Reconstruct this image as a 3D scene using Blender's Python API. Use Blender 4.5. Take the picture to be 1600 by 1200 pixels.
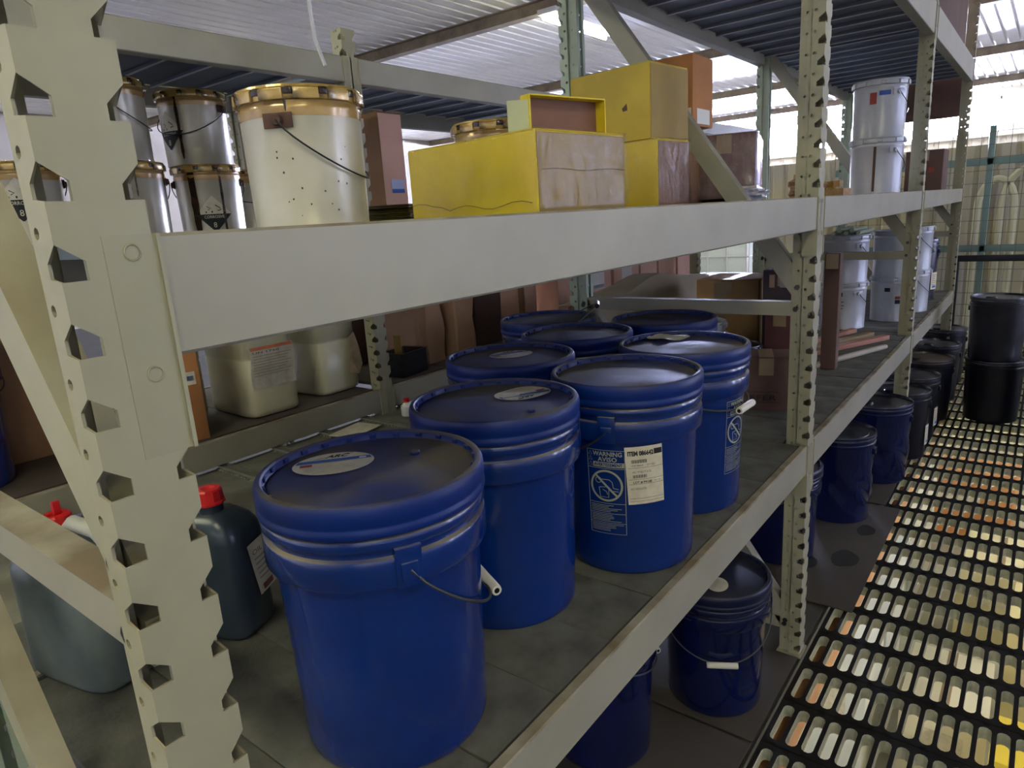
import bpy, bmesh, math, random
from mathutils import Vector, Matrix
random.seed(7)
R_ = math.radians
PI = math.pi
scn = bpy.context.scene
for o in list(bpy.data.objects): bpy.data.objects.remove(o)
COL = scn.collection

# ------------------------------------------------------------------ camera
CAM = Vector((0.0, -0.4986, 1.414))
yaw, pit, roll = R_(38.4908), R_(13.7068), R_(-3.7289)
F = Vector((math.cos(yaw)*math.cos(pit), math.sin(yaw)*math.cos(pit), -math.sin(pit)))
Rt = Vector((math.sin(yaw), -math.cos(yaw), 0)); Up = Rt.cross(F)
Rr = Rt*math.cos(roll) + Up*math.sin(roll); Ur = -Rt*math.sin(roll) + Up*math.cos(roll)
cd = bpy.data.cameras.new('camera'); cam = bpy.data.objects.new('camera', cd); COL.objects.link(cam)
cd.sensor_fit = 'HORIZONTAL'; cd.sensor_width = 36.0; cd.lens = 1057.5/1600*36.0
cd.clip_start = 0.02; cd.clip_end = 200
m = Matrix.Identity(4)
for i in range(3):
    m[i][0] = Rr[i]; m[i][1] = Ur[i]; m[i][2] = -F[i]; m[i][3] = CAM[i]
cam.matrix_world = m
scn.camera = cam

# ------------------------------------------------------------------ world / exposure
w = bpy.data.worlds.new('world'); scn.world = w; w.use_nodes = True
w.node_tree.nodes['Background'].inputs[0].default_value = (0.75, 0.82, 1.0, 1)
w.node_tree.nodes['Background'].inputs[1].default_value = 1.0
vs = scn.view_settings
vs.view_transform = 'Standard'; vs.look = 'None'; vs.gamma = 1.0; vs.use_curve_mapping = False
vs.exposure = 1.05
LAMP_E = 32.0        # emission strength of the fluorescent tubes
WINDOW_E = 360.0      # emission strength of the daylit panes
SIDE_E = 11.0         # daylit panes of the side wall
LOWER_E = 95.0       # tubes of the storey below

# ------------------------------------------------------------------ materials
def lin(c):
    if isinstance(c, str):
        c = c.lstrip('#'); c = [int(c[i:i+2], 16)/255 for i in (0, 2, 4)]
    return tuple((x/12.92 if x <= .04045 else ((x+.055)/1.055)**2.4) for x in c)
MATS = {}
def mat(name, col, rough=.6, metal=0., col2=None, scale=12., lo=.35, hi=.7, bump=0., bscale=60., dust=None, dustamt=.8, dscale=5., emit=None, spec=.5, coat=0., stretch=None, detail=4):
    if name in MATS: return MATS[name]
    M = bpy.data.materials.new(name); M.use_nodes = True
    nt = M.node_tree; N = nt.nodes; L = nt.links
    b = N['Principled BSDF']
    b.inputs['Roughness'].default_value = rough; b.inputs['Metallic'].default_value = metal
    b.inputs['Specular IOR Level'].default_value = spec
    if coat: b.inputs['Coat Weight'].default_value = coat; b.inputs['Coat Roughness'].default_value = .12
    c = lin(col)
    b.inputs['Base Color'].default_value = (*c, 1)
    if col2 is not None or bump or dust is not None:
        tc = N.new('ShaderNodeTexCoord'); vec = tc.outputs['Object']
        if stretch:
            mp = N.new('ShaderNodeMapping'); mp.inputs['Scale'].default_value = stretch; L.new(vec, mp.inputs[0]); vec = mp.outputs[0]
    cur = None
    if col2 is not None:
        n = N.new('ShaderNodeTexNoise'); n.inputs['Scale'].default_value = scale; n.inputs['Detail'].default_value = detail; n.inputs['Roughness'].default_value = .6
        L.new(vec, n.inputs['Vector'])
        r = N.new('ShaderNodeValToRGB'); r.color_ramp.elements[0].position = lo; r.color_ramp.elements[1].position = hi
        r.color_ramp.elements[0].color = (*c, 1); r.color_ramp.elements[1].color = (*lin(col2), 1)
        L.new(n.outputs['Fac'], r.inputs[0]); cur = r.outputs[0]
    if dust is not None:
        g = N.new('ShaderNodeNewGeometry'); sx = N.new('ShaderNodeSeparateXYZ'); L.new(g.outputs['Normal'], sx.inputs[0])
        mr = N.new('ShaderNodeMapRange'); mr.inputs[1].default_value = .25; mr.inputs[2].default_value = .75; L.new(sx.outputs['Z'], mr.inputs[0])
        n = N.new('ShaderNodeTexNoise'); n.inputs['Scale'].default_value = dscale; n.inputs['Detail'].default_value = 6; L.new(vec, n.inputs['Vector'])
        r2 = N.new('ShaderNodeMapRange'); r2.inputs[1].default_value = .38; r2.inputs[2].default_value = .62; L.new(n.outputs['Fac'], r2.inputs[0])
        r3 = N.new('ShaderNodeMath'); r3.operation = 'MULTIPLY_ADD'; r3.inputs[1].default_value = .75; r3.inputs[2].default_value = .25; L.new(r2.outputs[0], r3.inputs[0])
        mu = N.new('ShaderNodeMath'); mu.operation = 'MULTIPLY'; L.new(mr.outputs[0], mu.inputs[0]); L.new(r3.outputs[0], mu.inputs[1])
        m2 = N.new('ShaderNodeMath'); m2.operation = 'MULTIPLY'; m2.inputs[1].default_value = dustamt; L.new(mu.outputs[0], m2.inputs[0])
        mx = N.new('ShaderNodeMix'); mx.data_type = 'RGBA'
        L.new(m2.outputs[0], mx.inputs[0])
        if cur: L.new(cur, mx.inputs[6])
        else: mx.inputs[6].default_value = (*c, 1)
        mx.inputs[7].default_value = (*lin(dust), 1); cur = mx.outputs[2]
        mr2 = N.new('ShaderNodeMapRange'); mr2.inputs[3].default_value = rough; mr2.inputs[4].default_value = .97
        L.new(m2.outputs[0], mr2.inputs[0]); L.new(mr2.outputs[0], b.inputs['Roughness'])
    if cur: L.new(cur, b.inputs['Base Color'])
    if bump:
        n = N.new('ShaderNodeTexNoise'); n.inputs['Scale'].default_value = bscale; n.inputs['Detail'].default_value = 5
        L.new(vec, n.inputs['Vector'])
        bp = N.new('ShaderNodeBump'); bp.inputs['Strength'].default_value = bump; bp.inputs['Distance'].default_value = .01
        L.new(n.outputs['Fac'], bp.inputs['Height']); L.new(bp.outputs[0], b.inputs['Normal'])
    if emit:
        b.inputs['Emission Color'].default_value = (*lin(emit[0]), 1); b.inputs['Emission Strength'].default_value = emit[1]
    MATS[name] = M; return M
def film_mat(name, tint=(1, 1, 1), amount=.3, scale=14., strength=.8):
    if name in MATS: return MATS[name]
    M = bpy.data.materials.new(name); M.use_nodes = True; nt = M.node_tree; N = nt.nodes; L = nt.links
    for n in list(N): N.remove(n)
    out = N.new('ShaderNodeOutputMaterial'); mix = N.new('ShaderNodeMixShader'); tr = N.new('ShaderNodeBsdfTransparent'); gl = N.new('ShaderNodeBsdfGlossy')
    tr.inputs[0].default_value = (*tint, 1); gl.inputs['Roughness'].default_value = .07; gl.inputs[0].default_value = (1, 1, 1, 1)
    tc = N.new('ShaderNodeTexCoord'); mp = N.new('ShaderNodeMapping'); mp.inputs['Scale'].default_value = (1, 1, .35); mp.inputs['Rotation'].default_value = (.4, .5, 0)
    L.new(tc.outputs['Object'], mp.inputs[0])
    n = N.new('ShaderNodeTexNoise'); n.inputs['Scale'].default_value = scale; n.inputs['Detail'].default_value = 5; n.inputs['Distortion'].default_value = 1.2; L.new(mp.outputs[0], n.inputs['Vector'])
    bp = N.new('ShaderNodeBump'); bp.inputs['Strength'].default_value = strength; bp.inputs['Distance'].default_value = .02; L.new(n.outputs['Fac'], bp.inputs['Height']); L.new(bp.outputs[0], gl.inputs['Normal'])
    lw = N.new('ShaderNodeLayerWeight'); lw.inputs[0].default_value = .35; L.new(bp.outputs[0], lw.inputs['Normal'])
    ma = N.new('ShaderNodeMath'); ma.operation = 'MULTIPLY_ADD'; ma.inputs[1].default_value = .20; ma.inputs[2].default_value = amount*.07; L.new(lw.outputs['Fresnel'], ma.inputs[0])
    L.new(ma.outputs[0], mix.inputs[0]); L.new(tr.outputs[0], mix.inputs[1]); L.new(gl.outputs[0], mix.inputs[2]); L.new(mix.outputs[0], out.inputs[0])
    MATS[name] = M; return M
def emis(name, col, s):
    return mat(name, col, emit=(col, s))

M_post = mat('painted_steel_beige', '#9c987f', .5, .05, '#8e8a71', 5, .3, .75, .012, 220, dust='#6e5b43', dustamt=.85)
M_beam = mat('painted_steel_grey_beige', '#989482', .45, .05, '#8a8674', 3.5, .35, .75, .012, 160, dust='#67573f', dustamt=.92, dscale=9)
M_green = mat('painted_steel_sage', '#a9b6a0', .5, .05, '#98a48f', 5, .35, .75, dust='#77705c', dustamt=.5)
M_deckund = mat('deck_steel_dark', '#6d7787', .5, .1, '#5a6371', 4, .35, .75, .03, 80)
M_deckedge = mat('deck_steel_light_lip', '#c4c9cd', .4, .1)
M_plank = mat('galvanised_plank', '#8f9080', .5, .3, '#77786a', 9, .3, .7, .06, 90, dust='#5a5342', dustamt=.7)
M_board = mat('grey_fibre_board', '#5d5c52', .7, 0, '#35332c', 11, .3, .72, .12, 120, detail=8)
M_brownboard = mat('brown_hardboard', '#332d24', .8, 0, '#423b30', 3, .35, .8, .06, 100, detail=8)
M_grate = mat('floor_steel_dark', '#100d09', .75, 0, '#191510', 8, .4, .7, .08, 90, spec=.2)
M_gratein = mat('floor_steel_underlit', '#b9b8a4', .5, .2, '#9a9a86', 30, .4, .7)  # slot walls: glow from the storey below painted in as a paler tone
M_blue = mat('pail_plastic_blue', '#062768', .17, 0, '#05215c', 3, .4, .7, .035, 16, dust='#8e8470', dustamt=.97, dscale=9, coat=.35)
M_bluelid = mat('lid_plastic_blue', '#06256a', .42, 0, '#051d54', 4, .4, .7, .02, 30, spec=.3, dust='#5a5345', dustamt=.95, dscale=7)
M_bluedark = mat('pail_plastic_shaded_dark_blue', '#081440', .14, 0, '#060e2e', 3, .4, .7, .06, 12, dust='#3a3a3c', dustamt=.5, coat=.6)  # floor pails: blue plastic with under-shelf shade mixed into its colour
M_bluedarklid = mat('lid_plastic_shaded_blue', '#0c1636', .35, 0, '#0a1024', 4, .4, .7, dust='#3f3e3a', dustamt=.6)
M_black = mat('drum_enamel_black', '#10121c', .3, .1, '#0b0c14', 4, .4, .7, coat=.2)
M_blacklid = mat('drum_lid_steel', '#6f727c', .3, .6, '#2f3038', 6, .45, .6)
M_wire = mat('bail_wire', '#55564f', .4, .8)
M_wiredark = mat('bail_wire_dark', '#2a2a2c', .4, .8)
M_grip = mat('grip_plastic_white', '#cfcbbb', .5)
M_can = mat('can_enamel_pale', '#b8b3a0', .28, .15, '#a39e88', 5, .35, .75, .02, 30)
M_canm = mat('can_enamel_tin', '#aca693', .3, .35, '#8f8873', 4, .35, .75, .02, 30)
M_canw = mat('can_enamel_white', '#adb0b6', .3, .1, '#9c9fa5', 5, .35, .75)
M_amber = mat('resin_stained_rim', '#b39450', .22, .3, '#2e1c0e', 9, .55, .66, .1, 50, coat=.5)
M_amber2 = mat('resin_stained_band', '#a98a52', .25, .2, '#8a6a38', 14, .4, .7, coat=.4)
M_resin = mat('dark_resin_drip', '#22140a', .2, 0, '#3a230f', 20)
M_rust = mat('rusty_steel', '#5a3d30', .75, .2, '#3e2a22', 30)
M_yellow = mat('yellow_card', '#d8bf1c', .6, 0, '#c9ab18', 5, .4, .75, .03, 60)
M_yellow2 = mat('dull_yellow_card', '#947a30', .65, 0, '#846a28', 6, .4, .75, .03, 60)
M_card = mat('cardboard', '#8c6a4c', .8, 0, '#7d5c40', 5, .35, .75, .05, 90)
M_cardp = mat('cardboard_pink', '#d6ab95', .8, 0, '#c69a84', 5, .35, .75, .05, 90)
M_cardd = mat('cardboard_dark', '#5f463c', .8, 0, '#4f3a32', 5, .35, .75, .05, 90)
M_cardo = mat('cardboard_orange', '#b57a45', .8, 0, '#a56c3a', 5, .35, .75, .05, 90)
M_cardr = mat('cardboard_red', '#5c3438', .8, 0, '#4d2a2f', 5, .35, .75)
M_kraft = mat('kraft_paper', '#b08d6c', .75, 0, '#9d7a5a', 6, .35, .75, .15, 24)
M_tarp = mat('beige_sheet', '#9c8f74', .75, 0, '#8b7e63', 4, .35, .75, .1, 12)
M_tape = mat('parcel_tape', '#927d5e', .4)
M_paper = mat('label_paper', '#cfc8b0', .7, 0, '#b8ae92', 30, .45, .75)
M_white = mat('white_paint', '#d8d6ce', .6)
M_ink = mat('print_black', '#15151a', .7)
M_inkw = mat('print_pale', '#b4b49a', .7)
M_inkblue = mat('print_blue', '#24539c', .6)
M_inkred = mat('print_red', '#8e3226', .6)
M_red = mat('cap_plastic_red', '#d81f1c', .35, 0, '#c41614', 6)
M_jug = mat('jug_plastic_slate', '#717b78', .35, 0, '#4a5452', 5, .35, .65, .02, 20)
M_jugd = mat('jug_plastic_dark', '#2d383f', .3, 0, '#4a4d47', 4, .5, .75)
M_jerry = mat('jerrycan_plastic', '#cfcaac', .3, 0, '#b8b28c', 4, .35, .75, .02, 20)
M_wood = mat('raw_wood', '#a9865a', .7, 0, '#8c6b42', 10, .3, .7, .1, 60, stretch=(1, 8, 8))
M_film = film_mat('stretch_film')
M_film2 = film_mat('stretch_film_cloudy', (.93, .92, .95), .55, 20, 1.)
M_ceil = mat('ceiling_sheet_white', '#eeeae4', .5, 0, '#e3dfd6', 2, .35, .75)
M_purlin = mat('purlin_steel', '#8d7f6a', .6, .2, '#6d604e', 6)
M_wall = mat('wall_sheet_cream', '#cfc8b0', .6, 0, '#c2baa0', 2, .35, .75)
M_wallw = mat('wall_white', '#d6d2ca', .7, 0, '#cbc6bd', 2)
M_slab = mat('floor_screed', '#3f3c34', .8, 0, '#33302a', 3, .35, .75, .05, 60)
M_fgreen = mat('fence_green', '#76918a', .5, .1)
M_fblack = mat('rail_black', '#20222a', .45, .3)
M_mesh = mat('mesh_wire', '#6f7468', .5, .6)
M_pane = emis('daylit_pane', '#ccd5ff', WINDOW_E)
M_pane2 = emis('daylit_side_pane', '#ccd5ff', SIDE_E)
M_tube = emis('lamp_tube', '#f7f6d6', LAMP_E)
M_tubel = emis('lamp_tube_lower', '#fffaf0', LOWER_E)

# ------------------------------------------------------------------ mesh helpers
class MB:
    def __init__(s): s.v = []; s.f = []; s.mi = []
    def add(s, vs_, fs, mi=0):
        o = len(s.v); s.v += [tuple(a) for a in vs_]
        for f in fs: s.f.append(tuple(i+o for i in f)); s.mi.append(mi)
        return s
    def box(s, c, d, rz=0., mi=0, M=None):
        hx, hy, hz = d[0]/2, d[1]/2, d[2]/2
        pts = [Vector((x, y, z)) for z in (-hz, hz) for x, y in ((-hx, -hy), (hx, -hy), (hx, hy), (-hx, hy))]
        if M is not None: pts = [M @ p for p in pts]
        if rz: pts = [Matrix.Rotation(rz, 3, 'Z') @ p for p in pts]
        pts = [p+Vector(c) for p in pts]
        return s.add(pts, [(3, 2, 1, 0), (4, 5, 6, 7), (0, 1, 5, 4), (1, 2, 6, 5), (2, 3, 7, 6), (3, 0, 4, 7)], mi)
    def cbox(s, c, d, ch=.003, rz=0., mi=0, M=None):       # chamfered box
        bm = bmesh.new(); bmesh.ops.create_cube(bm, size=1.)
        for v in bm.verts: v.co = Vector((v.co.x*d[0], v.co.y*d[1], v.co.z*d[2]))
        bmesh.ops.bevel(bm, geom=list(bm.edges), offset=ch, segments=2, affect='EDGES', profile=.6)
        T = Matrix.Rotation(rz, 3, 'Z')
        if M is not None: T = T @ M
        bm.verts.index_update()
        s.add([T @ v.co + Vector(c) for v in bm.verts], [tuple(v.index for v in f.verts) for f in bm.faces], mi); bm.free(); return s
    def lathe(s, prof, n=48, c=(0, 0, 0), mi=0):
        vs_, fs = [], []; idx = []
        for r, z in prof:
            if r < 1e-6: idx.append([len(vs_)]); vs_.append((c[0], c[1], c[2]+z))
            else:
                idx.append(list(range(len(vs_), len(vs_)+n)))
                vs_ += [(c[0]+r*math.cos(2*PI*k/n), c[1]+r*math.sin(2*PI*k/n), c[2]+z) for k in range(n)]
        for a, b in zip(idx, idx[1:]):
            for k in range(n):
                k2 = (k+1) % n
                if len(a) == 1 and len(b) > 1: fs.append((a[0], b[k2], b[k]))
                elif len(b) == 1 and len(a) > 1: fs.append((a[k], a[k2], b[0]))
                elif len(a) > 1: fs.append((a[k], a[k2], b[k2], b[k]))
        return s.add(vs_, fs, mi)
    def tube(s, pts, r, n=8, mi=0, closed=False, cap=True):
        pts = [Vector(p) for p in pts]; vs_, fs = [], []; N = len(pts); up = Vector((0, 0, 1)); prev = None
        for i, p in enumerate(pts):
            a = pts[i-1] if (i > 0 or closed) else p; b = pts[(i+1) % N] if (i < N-1 or closed) else p
            t = (b-a).normalized()
            if prev is None:
                q = t.cross(up)
                if q.length < 1e-3: q = t.cross(Vector((1, 0, 0)))
            else: q = prev-t*prev.dot(t)
            q.normalize(); prev = q; w_ = t.cross(q)
            rr = r[i] if isinstance(r, (list, tuple)) else r
            vs_ += [p+(q*math.cos(2*PI*k/n)+w_*math.sin(2*PI*k/n))*rr for k in range(n)]
        for i in range(N if closed else N-1):
            j = (i+1) % N
            for k in range(n): fs.append((i*n+k, i*n+(k+1) % n, j*n+(k+1) % n, j*n+k))
        if cap and not closed:
            fs.append(tuple(range(n-1, -1, -1))); fs.append(tuple((N-1)*n+k for k in range(n)))
        return s.add(vs_, fs, mi)
    def prism(s, poly, z0, z1, mi=0, T=None):
        n = len(poly); pts = [Vector((x, y, z0)) for x, y in poly]+[Vector((x, y, z1)) for x, y in poly]
        if T is not None: pts = [T @ p for p in pts]
        return s.add(pts, [tuple(range(n-1, -1, -1)), tuple(range(n, 2*n))]+[(k, (k+1) % n, n+(k+1) % n, n+k) for k in range(n)], mi)
    def mesh(s, name, mats, smooth=True, ang=35):
        me = bpy.data.meshes.new(name); me.from_pydata(s.v, [], s.f)
        mats = mats if isinstance(mats, (list, tuple)) else [mats]
        for x in mats: me.materials.append(x)
        me.polygons.foreach_set('material_index', s.mi)
        me.validate(); me.update()
        if smooth:
            me.shade_smooth(); me.set_sharp_from_angle(angle=R_(ang))
        return me
    def build(s, name, mats, parent=None, loc=(0, 0, 0), rz=0., rot=None, smooth=True, ang=35):
        return obj(name, s.mesh(name, mats, smooth, ang), parent, loc, rz, rot)
def obj(name, me, parent=None, loc=(0, 0, 0), rz=0., rot=None):
    o = bpy.data.objects.new(name, me); COL.objects.link(o); o.location = loc
    o.rotation_euler = rot if rot else (0, 0, rz)
    if parent: o.parent = parent
    return o
def tag(o, label=None, cat=None, group=None, kind=None):
    if label: o['label'] = label
    if cat: o['category'] = cat
    if group: o['group'] = group
    if kind: o['kind'] = kind
    return o
def thing(name, label, cat, loc=(0, 0, 0), rz=0., group=None, rot=None):
    return tag(obj(name, None, None, loc, rz, rot), label, cat, group)
def struct(name, mb=None, mats=None, loc=(0, 0, 0), smooth=False):
    o = mb.build(name, mats, None, loc, smooth=smooth) if mb else obj(name, None, None, loc)
    o['kind'] = 'structure'; return o
def copy_tree(o, parent=None):
    c = o.copy(); COL.objects.link(c); c.parent = parent
    for ch in list(o.children): copy_tree(ch, c)
    return c
# flat print: list of (kind, ...) in label coordinates, mapped through fn(u, v, lift)
def text_polys(txt, size, bold=0.):
    cu = bpy.data.curves.new('t', 'FONT'); cu.body = txt; cu.size = size; cu.resolution_u = 2; cu.offset = bold
    o = bpy.data.objects.new('t', cu); COL.objects.link(o); bpy.context.view_layer.update()
    me = bpy.data.meshes.new_from_object(o.evaluated_get(bpy.context.evaluated_depsgraph_get()))
    vs_ = [v.co.copy() for v in me.vertices]; fs = [tuple(p.vertices) for p in me.polygons]
    bpy.data.objects.remove(o); bpy.data.curves.remove(cu); bpy.data.meshes.remove(me)
    return vs_, fs
class Print:
    def __init__(s, fn): s.fn = fn; s.mb = MB()
    def text(s, txt, x, y, size, width=None, mi=0, shear=0., bold=0.):
        vs_, fs = text_polys(txt, size, bold)
        if not vs_: return s
        x0 = min(v.x for v in vs_); x1 = max(v.x for v in vs_); k = (width/(x1-x0)) if width else 1
        s.mb.add([s.fn(x+(v.x-x0)*k+shear*v.y, y+v.y, .0006) for v in vs_], fs, mi); return s
    def rect(s, x0, y0, x1, y1, mi=0, lift=.0005, n=6, m=1):
        vs_ = [s.fn(x0+(x1-x0)*i/n, y0+(y1-y0)*j/m, lift) for j in range(m+1) for i in range(n+1)]
        s.mb.add(vs_, [(j*(n+1)+i, j*(n+1)+i+1, (j+1)*(n+1)+i+1, (j+1)*(n+1)+i) for j in range(m) for i in range(n)], mi); return s
    def line(s, pts, wd, mi=0, closed=False, lift=.0006):
        P = [Vector((a, b, 0)) for a, b in pts]; n = len(P); vs_ = []
        for i in range(n):
            a = P[i-1] if (i or closed) else P[i]; b = P[(i+1) % n] if (i < n-1 or closed) else P[i]
            t = (b-a).normalized(); q = Vector((-t.y, t.x, 0))*wd/2
            vs_ += [s.fn(P[i].x-q.x, P[i].y-q.y, lift), s.fn(P[i].x+q.x, P[i].y+q.y, lift)]
        s.mb.add(vs_, [(2*i, 2*((i+1) % n), 2*((i+1) % n)+1, 2*i+1) for i in range(n if closed else n-1)], mi); return s
    def poly(s, pts, mi=0, lift=.0005):
        s.mb.add([s.fn(a, b, lift) for a, b in pts], [tuple(range(len(pts)))], mi); return s
    def build(s, name, mats, parent): return s.mb.build(name, mats, parent, smooth=False)

# ================================================================== THE SETTING
ZC = 3.6
# ceiling: box-profile sheet, ribs run along x
mb = MB(); y = -7.0; pts = []
while y < 13.0:
    for dy, dz in ((0, 0), (.125, 0), (.140, .03), (.155, .03)): pts.append((y+dy, ZC+dz))
    y += .17
vs_ = [(x, a, b) for x in (-4., 20.2) for a, b in pts]; n = len(pts)
mb.add(vs_, [(i, n+i, n+i+1, i+1) for i in range(n-1)])
struct('ceiling', mb, M_ceil)
for k, x in enumerate((-1.1, 2.7, 6.45, 10.25, 14.1, 17.9)):
    mb = MB(); mb.box((x, 3., ZC-.012), (.13, 20, .012)); mb.box((x, 3., ZC-.07), (.05, 20, .11)); mb.box((x, 3., ZC-.13), (.12, 20, .014))
    struct('trim_%d' % (k+1), mb, M_purlin)
# far wall with the daylit window band
mb = MB(); XW = 20.0; W0, W1, WZ0, WZ1 = .62, 9.4, 2.62, 3.42
pts = []; y = -7.0
while y < 13.0:
    for dy, dx in ((0, 0), (.2, 0), (.23, .03), (.30, .03), (.33, 0)): pts.append((y+dy, XW+dx))
    y += .33
n = len(pts)
mb.add([(b, a, z) for z in (-.01, WZ0) for a, b in pts], [(i+1, n+i+1, n+i, i) for i in range(n-1)])
mb.box((XW+.1, 3, (WZ1+ZC)/2+.02), (.2, 20, ZC-WZ1+.04)); mb.box((XW+.1, (W0-7)/2, (WZ0+WZ1)/2), (.2, W0+7, WZ1-WZ0)); mb.box((XW+.1, (W1+13)/2, (WZ0+WZ1)/2), (.2, 13-W1, WZ1-WZ0))
mb.box((XW+.03, 3., WZ0-.03), (.26, 20, .07))
struct('wall_far', mb, M_wall)
mb = MB(); mb.box((XW+.09, (W0+W1)/2, (WZ0+WZ1)/2), (.02, W1-W0, WZ1-WZ0)); wn = struct('window_1', mb, M_pane)
for k in range(7):
    MB().box((XW+.05, W0+(W1-W0)*k/6, (WZ0+WZ1)/2), (.06, .06, WZ1-WZ0)).build('mullion', M_wallw, wn, smooth=False)
for z in (WZ0+.03, WZ1-.03):
    MB().box((XW+.05, (W0+W1)/2, z), (.06, W1-W0, .06)).build('window_frame', M_wallw, wn, smooth=False)
mb = MB(); mb.box((8.1, 13.1, 1.8), (24.4, .2, 3.7)); wl = struct('wall_left', mb, mat('wall_left_grey', '#8f877a', .8, 0, '#7d7568', 1))
mb = MB(); mb.box((8.1, -7.1, .5), (24.4, .2, 6.3)); struct('wall_right', mb, M_wallw)
for k, x in enumerate((5.2, 8.2, 11.2)):
    w2 = struct('window_%d' % (k+2), MB().box((x, -6.98, 1.9), (.55, .04, 2.5)), M_pane2)  # unseen windows inferred from daylight; narrow panes shaped for streak highlights on the pails
    for dx in (-.29, 0, .29): MB().box((x+dx, -6.94, 1.9), (.04, .06, 2.56)).build('window_frame', M_wallw, w2, smooth=False)
    for z in (.63, 3.17): MB().box((x, -6.94, z), (.62, .06, .05)).build('window_frame', M_wallw, w2, smooth=False)
mb = MB(); mb.box((-4.1, 3, .5), (.2, 20.4, 6.3)); struct('wall_near', mb, M_wallw)
# mezzanine floor
mb = MB()
for x0, x1, y0, y1 in ((-4, 20.1, .005, 13), (-4, 20.1, -7, -1.44), (9.0, 20.1, -1.44, .005), (-4, -1.7, -1.44, .005)):
    mb.box(((x0+x1)/2, (y0+y1)/2, -.053), (x1-x0, y1-y0, .10))
mb.box((4., -.02, -.16), (12, .035, .1), mi=1)      # timber edge beam that shows through the outer slots
floor = struct('floor', mb, [M_slab, mat('orange_timber', '#c08a58', .7, 0, '#a9733f', 6)])
def grating_mesh():
    PX, SY, SL, SW, T = .196, .041, .155, .0295, .036
    mb = MB(); r = SW/2; a = SL/2-r; nseg = 5; ncol = 34
    for k in range(ncol):
        cy = -.043-SY*k
        loop = []
        for i in range(nseg+1): t = -PI/2+PI*i/nseg; loop.append((a+r*math.cos(t), r*math.sin(t)))
        for i in range(nseg+1): t = PI/2+PI*i/nseg; loop.append((-a+r*math.cos(t), r*math.sin(t)))
        L = len(loop); hx, hy = PX/2-.0015, SY/2
        out = []
        for (x, yv) in loop:                     # matching outer loop on the cell edge
            if abs(x) <= a+1e-6: out.append((x, math.copysign(hy, yv)))
            elif abs(yv) > r*.75: out.append((math.copysign(a+(hx-a)*.6, x), math.copysign(hy, yv)))
            else: out.append((math.copysign(hx, x), yv/(r*.75)*hy if abs(yv) > 1e-6 else 0))
        # corners: push the diagonal ones out fully
        out2 = []
        for (x, yv), (ox, oy) in zip(loop, out):
            if abs(ox) > a+1e-6 and abs(abs(oy)-hy) < 1e-6 and abs(yv) < r*.98: ox = math.copysign(hx, x)
            out2.append((ox, oy))
        vt = [(x, cy+yv, 0) for x, yv in loop]+[(x, cy+yv, 0) for x, yv in out2]
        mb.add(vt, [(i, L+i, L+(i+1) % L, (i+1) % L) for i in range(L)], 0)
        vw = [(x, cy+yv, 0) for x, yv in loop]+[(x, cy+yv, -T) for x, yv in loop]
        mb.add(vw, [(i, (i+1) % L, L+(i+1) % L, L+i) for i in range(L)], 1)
        # rounded collar that bulges into the bar between rows
        mb.add([(s*(a+r+.010), cy+j*.008, .0) for s in (-1, 1) for j in (-1, 1)]+[(s*(a+r+.014), cy+j*.006, .003) for s in (-1, 1) for j in (-1, 1)], [(0, 1, 5, 4), (2, 6, 7, 3)], 0)
    y0, y1 = -.043+SY/2, -.043-SY*(ncol-.5)
    for s in (-1, 1): mb.box((s*(PX/2-.003), (y0+y1)/2, -.021), (.003, abs(y1-y0), .041), mi=0)
    mb.box((0, y0+.004, -.021), (PX-.003, .008, .041), mi=0); mb.box((0, y1-.004, -.021), (PX-.003, .008, .041), mi=0)
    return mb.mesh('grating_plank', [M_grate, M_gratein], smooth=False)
gm = grating_mesh()
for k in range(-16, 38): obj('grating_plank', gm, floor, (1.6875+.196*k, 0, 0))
# storey below, lit by tubes of its own and seen through the slots
mb = MB(); mb.box((8, 0, -2.65), (24, 14, .1)); struct('floor_lower', mb, mat('lower_floor', '#c4c2b0', .6, 0, '#b2af9a', 2))
low = [('white', '#d4d6cf', 'white carton in the lit storey below the grating, nearest of the row', (4.75, .42, .55, .5, 1.0)),
       ('white', '#cfd2d0', 'white shrink-wrapped carton in the storey below, second of the row', (5.6, .45, .6, .55, 1.2)),
       ('grey', '#b3bab5', 'pale grey carton in the storey below the grating, third of the row', (6.6, .5, .7, .5, .9)),
       ('white', '#d8d6c8', 'off-white tall carton in the storey below, fourth of the row', (7.7, .5, .7, .6, 1.3)),
       ('cream', '#d8d2b4', 'cream crate in the storey below the middle of the grating', (5.0, -.25, .7, .5, .7)),
       ('yellow', '#d9bf3d', 'yellow crate in the storey below the near grating', (4.4, -.72, .45, .4, .8)),
       ('yellow', '#d2c690', 'dull yellow crate in the storey below, behind the yellow one', (5.9, -.8, .8, .5, .9)),
       ('cream', '#d4caa0', 'cream carton in the storey below the far grating', (7.2, -.45, .9, .6, .8)),
       ('orange', '#c58a55', 'orange brown carton in the storey below the far grating', (9.2, .1, .8, 1.2, .9)),
       ('cream', '#d2cca8', 'wide cream carton far back in the storey below', (11.3, -.2, 1.2, 1.6, .9))]
for nm, c, lab, (x, y, a, b, h) in low:
    t = thing('storage_carton', lab, 'carton', (x, y, -2.6), random.uniform(-.05, .05), group='goods on the storey below')
    MB().cbox((0, 0, h/2), (a, b, h), .01).build('body', mat('lower_'+c, c, .6), t)
    MB().box((0, 0, h+.001), (a, .06, .002)).build('tape', M_tape, t, smooth=False)
    MB().box((-a/2-.001, 0, h*.6), (.002, b*.5, h*.25)).build('label', M_paper, t, smooth=False)
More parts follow.
